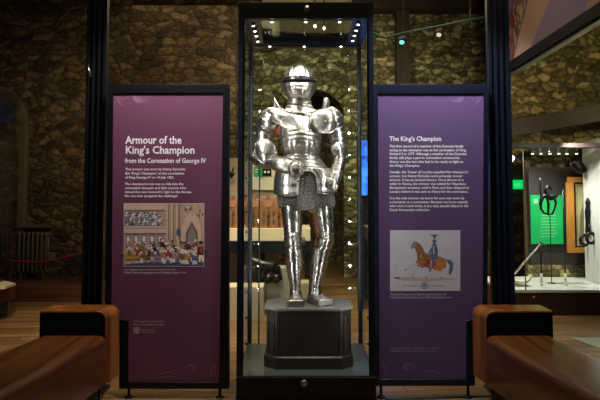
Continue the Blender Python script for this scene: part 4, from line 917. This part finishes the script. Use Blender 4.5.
# ================================================================== CEILING TRACK, BANNER
YK = 8.0
tr = thing('light_track', 'teal-painted ceiling track with a bend, hung over the violet panel', 'light track', tuple(at(430, 25, YK)))
pts = [at(366, 30, YK - .9), at(384, 38, YK), at(402, 33.5, YK), at(440, 26, YK + .3), at(494, 15, YK + .8)]
mb = MB(); mb.tube(pts, .014, 8); mb.build('rail', mat('teal_rail', (.05, .17, .14), .35, noise=.1), tr)
MB().tube([at(403, 33, YK), at(403.5, -60, YK)], .003, 6).build('wire', STEEL, tr)
MB().tube([at(470, 20, YK + .55), at(470, -60, YK + .55)], .003, 6).build('wire', STEEL, tr)
for x, y, dy_, lab in ((402.5, 34, 0, 'small spotlight under the ceiling track, the left one with a teal glow'), (439.5, 26.5, .3, 'small spotlight under the ceiling track, the right and darker one')):
    s = thing('track_spotlight', lab, 'spotlight', tuple(at(x, y, YK + dy_)), 'spotlights on the ceiling track')
    MB().tube([at(x, y, YK + dy_), at(x, y + 3, YK + dy_)], .012, 8).build('stem', BLACK, s)
    MB().tube([at(x + .3, y + 2, YK + dy_), at(x - .2, y + 5, YK + dy_), at(x - .6, y + 8, YK + dy_ - .05)], [.03, .045, .045], 16).build('lamp_head', DARKSTEEL, s)
    q = at(x - .65, y + 8.1, YK + dy_ - .055); MB().tube([q, at(x - .72, y + 8.6, YK + dy_ - .06)], .032, 16).build('lens', mat('teal_lens', (.2, .5, .45), .3, emit=(.2, .9, .75), es=1.0) if dy_ == 0 else mat('dim_lens', (.5, .5, .45), .3, emit=(1, .9, .7), es=.6), s)
for x, y, lab in ((315, 26.5, 'bare bulb seen through the top of the tall case, left of the pair'), (324, 28.5, 'bare bulb seen through the top of the tall case, right of the pair')):
    c = at(x, y, 9.4); b_ = thing('pendant_bulb', lab, 'lamp', tuple(c))
    MB().ball(c, .019, .019, .022, 14, 10).build('bulb', LED, b_); MB().tube([c + Vector((0, 0, .03)), c + Vector((0, 0, ZC - c.z))], [.012] + [.004], 8).build('cord', BLACK, b_)
# banner above the long display case: a fascia running towards the viewer
bn = thing('picture_banner', 'large muted printed picture on the fascia high at the right', 'banner', (1.60, 4.0, at(507, 73, 4.82).z))
zb_ = at(507, 72, 4.84).z
YB0, YB1 = 4.82, 2.2
slope = (at(600, 16, 3.39).z - zb_) / (4.82 - 3.39)
def BP(y, z, x=0): return Vector((1.556 + .012 * (4.82 - y) + x, y, z + slope * (4.82 - y)))
mb = MB(); mb.prism([BP(YB0, zb_ + .05), BP(YB1, zb_ + .05), BP(YB1, 3.9), BP(YB0, 3.9)], (.04, 0, 0))
mb.build('fascia', BLACK, bn)
mb = MB(); mb.prism([BP(YB0, zb_, -.012), BP(YB1, zb_, -.012), BP(YB1, zb_ + .07, -.012), BP(YB0, zb_ + .07, -.012)], (.06, 0, 0)); mb.build('bottom_rail', MATS['black_infill'], bn)
mb = MB(); mb.prism([BP(YB0, zb_ - .028, .0), BP(YB1, zb_ - .028, .0), BP(YB1, zb_ - .016, .0), BP(YB0, zb_ - .016, .0)], (.03, 0, 0)); mb.build('trim_strip', mat('brushed_strip', (.35, .32, .24), .35, .9, noise=.1), bn)
bm_cols = [ink('banner_mauve', (.17, .13, .17)), ink('banner_tan', (.30, .18, .12)), ink('banner_red', (.20, .03, .03)), ink('banner_gold', (.34, .21, .10)), ink('banner_umber', (.12, .06, .05))]
BK = [0]
def bpoly(mb, m, pts):
    BK[0] += 1; mb.use(m); mb.poly([BP(y, zb_ + z, -.002 - BK[0]*.00004) for y, z in pts])
mb = MB()
bpoly(mb, bm_cols[0], [(4.82, .07), (2.2, .07), (2.2, 1.2), (4.82, 1.2)])
bpoly(mb, bm_cols[1], [(4.74, .07), (4.40, .07), (3.85, .42), (3.35, 1.1), (3.9, 1.1), (4.42, .40)])
bpoly(mb, bm_cols[4], [(4.82, .07), (4.74, .07), (4.62, .22), (4.42, .42), (4.28, .62), (4.3, .9), (4.55, .7), (4.7, .55), (4.82, .40)])
bpoly(mb, bm_cols[1], [(3.56, .07), (2.5, .07), (2.4, .8), (3.3, .5)])
random.seed(9)
for i in range(150):
    t = random.random(); y = 4.80 - .50*t + random.uniform(-.05, .07); z = .14 + .62*t + random.uniform(-.12, .16); r = random.uniform(.008, .026)
    if y > 4.815 - r or z < .08 + r: continue
    bpoly(mb, random.choice([bm_cols[2] if t < .35 else bm_cols[3], bm_cols[3], bm_cols[4], bm_cols[1]]), [(y + r*math.cos(a), z + 1.6*r*math.sin(a)) for a in [k*PI/4 for k in range(8)]])
for i in range(3): bpoly(mb, [bm_cols[4], bm_cols[0], bm_cols[4]][i], [(3.83 + (.05 - .014*i)*math.cos(k*PI/8), .40 + (.095 - .03*i)*math.sin(k*PI/8)) for k in range(16)])
mb.build('print', None, bn)

# ================================================================== LONG DISPLAY CASE ON THE RIGHT
DY0, DY1 = 7.8, 9.0
dz0 = at(555, 290, DY0).z
dc = thing('display_case', 'long display case at the right with a white deck, dark base and white end wall', 'display case', (3.0, 8.4, 0))
dx0 = at(505, 290, DY0).x; dx1 = 4.6
BASEW = wood_mat('dark_walnut_base', (.025, .014, .008), (.055, .03, .018), .4, 'X')
MB().box((dx0, DY0, .0), (dx1, DY1, dz0 - .03)).build('base', BASEW, dc, bevel=.004)
MB().box((dx0, DY0 - .005, dz0 - .03), (dx1, DY1, dz0)).build('deck', mat('white_deck', (.62, .66, .60), .3, noise=.04), dc)
ew0, ew1 = at(583.5, 200, 8.62), at(610, 200, 7.85)
ztp = at(590, 140, 8.4).z
mb = MB(); mb.add([Vector((ew0.x, 8.62, dz0)), Vector((ew1.x, 7.85, dz0)), Vector((ew1.x, 7.85, ztp)), Vector((ew0.x, 8.62, ztp)), Vector((ew0.x + .5, 8.65, dz0)), Vector((ew1.x + .5, 7.88, dz0)), Vector((ew1.x + .5, 7.88, ztp)), Vector((ew0.x + .5, 8.65, ztp))],
    [(0,1,2,3),(7,6,5,4),(0,4,5,1),(3,2,6,7),(0,3,7,4),(1,5,6,2)]); mb.build('end_wall', mat('white_wall_board', (.52, .52, .50), .5, noise=.04), dc)
MB().box((dx0, DY0, dz0), (dx1, DY0 + .01, at(550, 150, DY0).z)).build('front_glass', GLASS, dc)
xg = at(524, 200, DY0).x
MB().box((xg - .004, DY0 - .004, dz0), (xg + .004, DY0 + .014, at(550, 150, DY0).z)).build('glass_joint', mat('green_glass_edge', (.12, .16, .07), .2, noise=.1), dc)
zl = at(550, 149, DY0).z
MB().box((dx0, DY0 - .02, zl + .02), (dx1, DY0 + .22, zl + .07)).build('canopy', mat('dark_canopy', (.018, .012, .01), .5, noise=.2), dc)
bx = MB(); a, b = at(531, 156, 8.9), at(588, 144, 8.9); bx.box((a.x, 8.9, a.z), (b.x, 8.93, b.z)); bx.build('back_header', mat('green_black', (.02, .035, .015), .5, noise=.2), dc)
mb = MB(); a, b = at(532, 273, 8.9), at(584, 167, 8.9); mb.box((a.x, 8.95, dz0 + .16), (b.x, 8.98, b.z)); mb.build('back_board', mat('charcoal_board', (.022, .02, .017), .6, noise=.15), dc)
mb = MB(); mb.box((at(527, 200, 8.9).x, 8.93, dz0), (at(588, 200, 8.9).x, 8.99, dz0 + .16)); mb.build('stone_plinth', STONEY, dc)
for k, x in enumerate((532.5, 541, 550, 559, 567, 576.5)):
    p = at(x, 150, 8.2); s = thing('case_downlight', 'small downlight in the row over the display case deck', 'downlight', tuple(at(x, 153, 8.2)), 'downlights in the display case')
    MB().tube([at(x, 147.5, 8.2), at(x, 151, 8.2)], .012, 10).build('stem', BLACK, s)
    MB().tube([at(x, 151, 8.2), at(x, 153.4, 8.2)], [.012, .018], 14).build('lamp_head', DARKSTEEL, s)
    MB().tube([at(x, 153.4, 8.2), at(x, 154.2, 8.2)], .017, 14).build('lens', mat('warm_lens', (1, 1, 1), .3, emit=(1, .95, .75), es=2.5 if k != 4 else 2.5), s)
gs = thing('green_text_board', 'bright green text board at the back of the display case', 'sign', tuple(at(547, 245, 8.9)))
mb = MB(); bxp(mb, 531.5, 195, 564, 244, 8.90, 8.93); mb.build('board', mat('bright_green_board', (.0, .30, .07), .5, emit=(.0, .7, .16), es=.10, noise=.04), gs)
mb = MB().use(mat('pale_green_ink', (.25, .7, .35), .6, noise=.02)); random.seed(2)
txt = []
words_ = ['Chains and shackles worn by', 'prisoners held in the castle', 'were made of heavy iron and', 'locked at the wrist or ankle.', 'Few were ever kept here for', 'long, and most were moved on', 'to other prisons within weeks', 'of their arrival by river.']
for i, l in enumerate(words_): txt.append((l, 540.5, 540.5 + 17*len(l)/30, 216 + i*3, 1.5))
text_part(txt, 8.897, 'board_text', MATS['pale_green_ink'], gs)
a = MB().use(MATS['pale_green_ink']); bxp(a, 534, 199, 537.5, 203.5, 8.896, 8.899); a.build('board_mark', None, gs)
# exit sign in the side arch
es_ = thing('exit_sign', 'small green lit exit sign in the dark side arch', 'sign', tuple(at(518, 190, 10.56)))
mb = MB(); bxp(mb, 511, 180, 523.5, 189, 10.52, 10.6); mb.build('sign_box', mat('exit_green', (0, .2, .05), .4, emit=(0, 1, .2), es=.75, noise=.02), es_)
text_part([('EXIT', 514.5, 520.5, 186.5, 3.2)], 10.516, 'sign_text', mat('pale_exit_text', (.2, .8, .4), .5, emit=(.2, 1, .45), es=.8), es_)
# gilt-framed picture
gf = thing('framed_picture', 'gold-framed portrait leaning at the back of the display case beside the green board', 'picture', tuple(at(578, 254, 8.8)))
def fr(mb, x0, y0, x1, y1, wd, Ya, Yb):
    for q in ((x0, y0, x1, y0 + wd), (x0, y1 - wd, x1, y1), (x0, y0 + wd, x0 + wd, y1 - wd), (x1 - wd, y0 + wd, x1, y1 - wd)): bxp(mb, *q, Ya, Yb)
    return mb
fr(MB(), 568.5, 177, 600, 253, 5.4, 8.74, 8.80).build('frame', mat('gilt', (.50, .21, .035), .4, .35, noise=.15), gf, bevel=.006)
fr(MB(), 573.5, 182, 595, 248, 1.8, 8.76, 8.80).build('slip', BLACK, gf)
bxp(MB(), 575, 183.5, 594, 246.5, 8.78, 8.81).build('canvas', mat('pale_canvas', (.42, .40, .20), .6, noise=.1), gf)
DD = MB().use(mat('canvas_umber', (.20, .14, .07), .6, noise=.2)); DD.poly([at(x, y, 8.778) for x, y in ((579, 246), (580, 215), (583, 203), (588, 200), (593, 205), (594, 246))]); DD.poly([at(585 + 2.5*math.cos(k), 195 + 4*math.sin(k), 8.777) for k in [i*PI/6 for i in range(12)]]); DD.build('sitter', None, gf)
# sculpture of chained iron figure before the green board
IRON = mat('black_iron', (.012, .011, .012), .38, .6, noise=.3)
sc = thing('iron_sculpture', 'black iron dragon-like sculpture on a thin stand before the green board', 'sculpture', tuple(at(550, 280, 8.3)))
YS = 8.35
def T(mb, pts, r): return mb.tube([at(x, y, YS + (z if False else 0)) for x, y in pts], r, 10)
T(MB(), [(541, 210), (540.5, 203), (542.5, 197), (547, 195.5), (551, 198.5), (556, 196.5), (558.5, 195)], [.012, .022, .028, .034, .03, .024, .01]).build('body', IRON, sc)
T(MB(), [(547, 196), (545, 190), (548, 186.5), (551, 187.5), (550, 190)], [.022, .02, .024, .018, .008]).build('head', IRON, sc)
T(MB(), [(541, 208), (543.5, 212.5), (548, 214.5), (552.5, 214)], [.014, .014, .012, .01]).build('tail', IRON, sc)
T(MB(), [(547, 197), (548.5, 204), (548, 214.5)], [.02, .018, .014]).build('leg', IRON, sc)
T(MB(), [(554, 197.5), (556, 203), (554.5, 209), (552, 214.5)], [.02, .016, .012, .012]).build('leg', IRON, sc)
T(MB(), [(541, 197), (540, 185), (540.5, 178)], [.01, .009, .007]).build('wing', IRON, sc)
p0 = at(550, 214, YS); MB().tube([(p0.x, YS, dz0), (p0.x, YS, p0.z)], .006, 8).build('stand', BLACK, sc) 
MB().tube([(p0.x, YS, dz0), (p0.x, YS, dz0 + .006)], .05, 20).build('stand_foot', BLACK, sc)
for x, top, nm in ((541.5, 243, 'thin black rod with a white foot supporting the sword tip'), (565.5, 190, 'taller thin black rod with a white foot beside the gold frame')):
    q = at(x, 283, 8.15).x; s = thing('display_rod', nm, 'stand', (q, 8.15, dz0))
    MB().tube([(q, 8.15, dz0 + .08), (q, 8.15, at(x, top, 8.15).z)], .011, 10).build('rod', BLACK, s)
    MB().tube([(q, 8.15, dz0), (q, 8.15, dz0 + .15)], .016, 12).build('white_foot', mat('white_paint', (.62, .62, .56), .5, noise=.04), s)
sw = thing('sword', 'slender steel sword leaning at a slant over the white tray in the display case', 'sword', tuple(at(513, 277, 8.05)))
MB().tube([at(510, 278, 8.05), at(526, 260.5, 8.1), at(542, 242.5, 8.12)], [.016, .014, .007], 8, .5).build('blade', STEEL, sw)
MB().tube([at(539.5, 241.5, 8.11), at(545, 245.5, 8.11)], .009, 8).build('crossguard', DARKSTEEL, sw)
tw = thing('white_tray', 'white curved tray on the deck under the sword', 'tray', (at(520, 280, 8.1).x, 8.1, dz0))
mb = MB(); R = []
for i in range(13):
    t = i / 12; x = at(509 + 22*t, 275, 8.15).x; h = dz0 + .06 + .07*abs(2*t - 1)**2 * (1 if t > .5 else .4); wd = .10 * math.sin(PI*(.1 + .8*t)); R.append([Vector((x, 8.15 - wd, h)), Vector((x, 8.15 + wd, h)), Vector((x, 8.15 + wd, h - .03)), Vector((x, 8.15 - wd, h - .03))])
mb.rings(R, smooth=False); mb.build('tray', MATS['white_paint'], tw); MB().tube([(at(520, 280, 8.15).x, 8.15, dz0), (at(520, 280, 8.15).x, 8.15, dz0 + .05)], [.09, .05], 16).build('foot', MATS['white_paint'], tw)
# shackles on the end wall
def ow(x, y): 
    best = None
    for i in range(200):
        Y = 7.7 + .95*i/199; p = at(x, y, Y); t = (8.62 - Y)/.77; d = abs(p.x - (ew0.x + (ew1.x - ew0.x)*t) + .03)
        if best is None or d < best[0]: best = (d, p)
    return best[1]
sh = thing('shackles', 'black iron shackles hanging on the white end wall of the display case', 'shackles', tuple(ow(587, 244)))
P = [ow(587.6, y) for y in (198, 202, 206, 212, 222, 232)]
mb = MB(); mb.tube(P, [.012, .03, .022, .036, .026, .03], 12); mb.build('shank', IRON, sh)
for k, (x, y, r) in enumerate(((585, 240, .055), (591, 238, .055))):
    c = ow(x, y) + Vector((-.01, -.02, 0)); mb = MB(); mb.tube([c + Vector((math.cos(2*PI*i/20)*r, 0, math.sin(2*PI*i/20)*r*1.15)) for i in range(21)], .021, 10); mb.build('cuff', IRON, sh)
for (x, y) in ((586.5, 228), (589, 228)):
    mb = MB(); mb.tube([ow(x, y - 4), ow(x + .3, y), ow(x, y + 6)], .012, 8); mb.build('link', IRON, sh)
hk = thing('iron_collar', 'dark iron collar with a highlight above the gold frame', 'collar', tuple(at(578, 168, 8.5)))
mb = MB(); c = at(578, 166, 8.5); mb.tube([c + Vector((math.cos(a)*.085 * (1 - .1*math.sin(a)), .04*math.sin(a), math.sin(a)*.075 - .25*math.cos(a)*.12)) for a in [2*PI*i/24 for i in range(25)]], .022, 10); mb.build('ring', IRON, hk)
MB().tube([at(572, 163, 8.5), at(577, 162, 8.45), at(583, 172, 8.5)], [.02, .035, .012], 12).build('hinge_plate', DARKSTEEL, hk)
MB().tube([at(578, 160, 8.5), at(578, 150, 8.5)], .003, 6).build('wire', BLACK, hk)
mk = MB(); q = at(534, 297, DY0 - .005); mk.tube([q, q + Vector((0, -.012, 0))], .016, 14); mk.build('lock', mat('brass', (.5, .35, .12), .35, .9, noise=.1), dc)
fp = MB(); ya, yb2 = floor_y(349), floor_y(338)  # light spill on the floor, painted as a thin pale slab
fp.prism([Vector((at(571, 338, yb2).x, yb2, 0)), Vector((at(640, 338, yb2).x, yb2, 0)), Vector((at(640, 352, ya).x, ya, 0)), Vector((at(600, 350, ya).x, ya, 0))], (0, 0, .006))
tag(fp.build('floor_light_patch', mat('painted_light_teal', (.34, .42, .38), .4, noise=.1)), 'pale teal patch of painted light on the floor beyond the right bench', 'light patch')

# ================================================================== LEFT BACKGROUND
# radiators under the window
RAD = mat('grey_brown_radiator', (.085, .07, .05), .45, noise=.15)
for xs, lab in (((-12, 14), 'old column radiator directly under the arched window'), ((17.5, 48.5), 'old column radiator against the stone wall right of the arched window')):
    Yr = 9.38; a, b = at(xs[0], 232, Yr), at(xs[1], 232, Yr); zt_ = a.z; t = thing('radiator', lab, 'radiator', ((a.x + b.x)/2, Yr, .2), 'old column radiators')
    n = int((b.x - a.x) / .056)
    for i in range(n):
        x = a.x + (i + .5) * (b.x - a.x) / n
        mb = MB(); mb.tube([(x, Yr, .29), (x, Yr, .34), (x, Yr, zt_ - .04), (x, Yr, zt_)], [.012, .019, .019, .012], 10); mb.tube([(x, Yr + .08, .29), (x, Yr + .08, zt_)], .017, 8); mb.box((x - .017, Yr, zt_ - .05), (x + .017, Yr + .08, zt_ - .01)); mb.build('column', RAD, t)
    for z in (.31, zt_ - .03): MB().tube([(a.x, Yr + .04, z), (b.x, Yr + .04, z)], .018, 8).build('header_pipe', RAD, t)
    for x in (a.x + .06, b.x - .06): MB().box((x - .02, Yr, .2), (x + .02, Yr + .08, .31)).build('foot', RAD, t)
MB_ = MB(); a = at(-12, 226, 9.45); b = at(50, 228, 9.45); tag(MB_.box((a.x, 9.40, a.z - .02), (b.x, 9.58, a.z + .01)).build('window_shelf', DRESSD), 'narrow dark shelf above the radiators under the arched window', 'shelf')
# red rope
rp = thing('rope_barrier', 'red rope barrier strung before the radiators on the left', 'barrier', (at(50, 260, 9.1).x, 9.1, .2))
pts = []
for i in range(25):
    t = i/24; x = 2 + 96*t; y = 259.5 + 2.5*math.sin(PI*min(1, t*1.3)) - 15*max(0, t - .35)**1.3; pts.append(at(x, y, 9.05))
MB().tube(pts, .013, 8).build('rope', mat('red_rope', (.30, .02, .02), .6, noise=.1), rp)
for e in (pts[0], pts[-1]):
    MB().tube([(e.x, e.y, .2), (e.x, e.y, .215)], .09, 20).tube([(e.x, e.y, .21), (e.x, e.y, e.z + .04)], .014, 10).build('post', BLACK, rp)
# glass showcase corner at the far left
lc = thing('low_showcase', 'corner of a glass showcase with dark red base at the far left edge', 'display case', (at(-20, 320, 7.2).x, 7.2, 0))
Yl = 7.2; xr_ = at(16, 290, Yl + .7).x; xl_ = xr_ - 1.2; z1_, z0_ = at(10, 291.5, Yl).z, at(10, 309, Yl).z
MB().box((xl_, Yl, z0_), (xr_, Yl + .7, z1_)).build('base', mat('dark_red_wood', (.07, .018, .012), .4, noise=.2), lc, bevel=.005)
MB().box((xl_ + .08, Yl + .08, 0), (xr_ - .06, Yl + .62, z0_)).build('plinth', BLACK, lc)
MB().box((xl_, Yl, z1_), (xr_, Yl + .008, 2.6)).build('front_glass', GLASS, lc); MB().box((xr_ - .008, Yl + .008, z1_), (xr_, Yl + .7, 2.6)).build('side_glass', GLASS, lc)
MB().box((xr_ - .006, Yl - .004, z1_), (xr_ + .004, Yl + .004, 2.6)).build('glass_edge', MATS['green_glass_edge'], lc)
mb = MB(); R = []
for i in range(9):
    t = i/8; x = at(-14 + 25*t, 285, Yl + .3).x; h = .10 - .07*t; R.append([Vector((x, Yl + .15, z1_ + .001)), Vector((x, Yl + .18, z1_ + h)), Vector((x, Yl + .42, z1_ + h)), Vector((x, Yl + .45, z1_ + .001))])
mb.rings(R, smooth=False); tag(mb.build('open_book', mat('aged_paper', (.40, .35, .24), .6, noise=.2), bevel=.004), 'pale wedge-shaped open book inside the showcase at the far left edge', 'book')
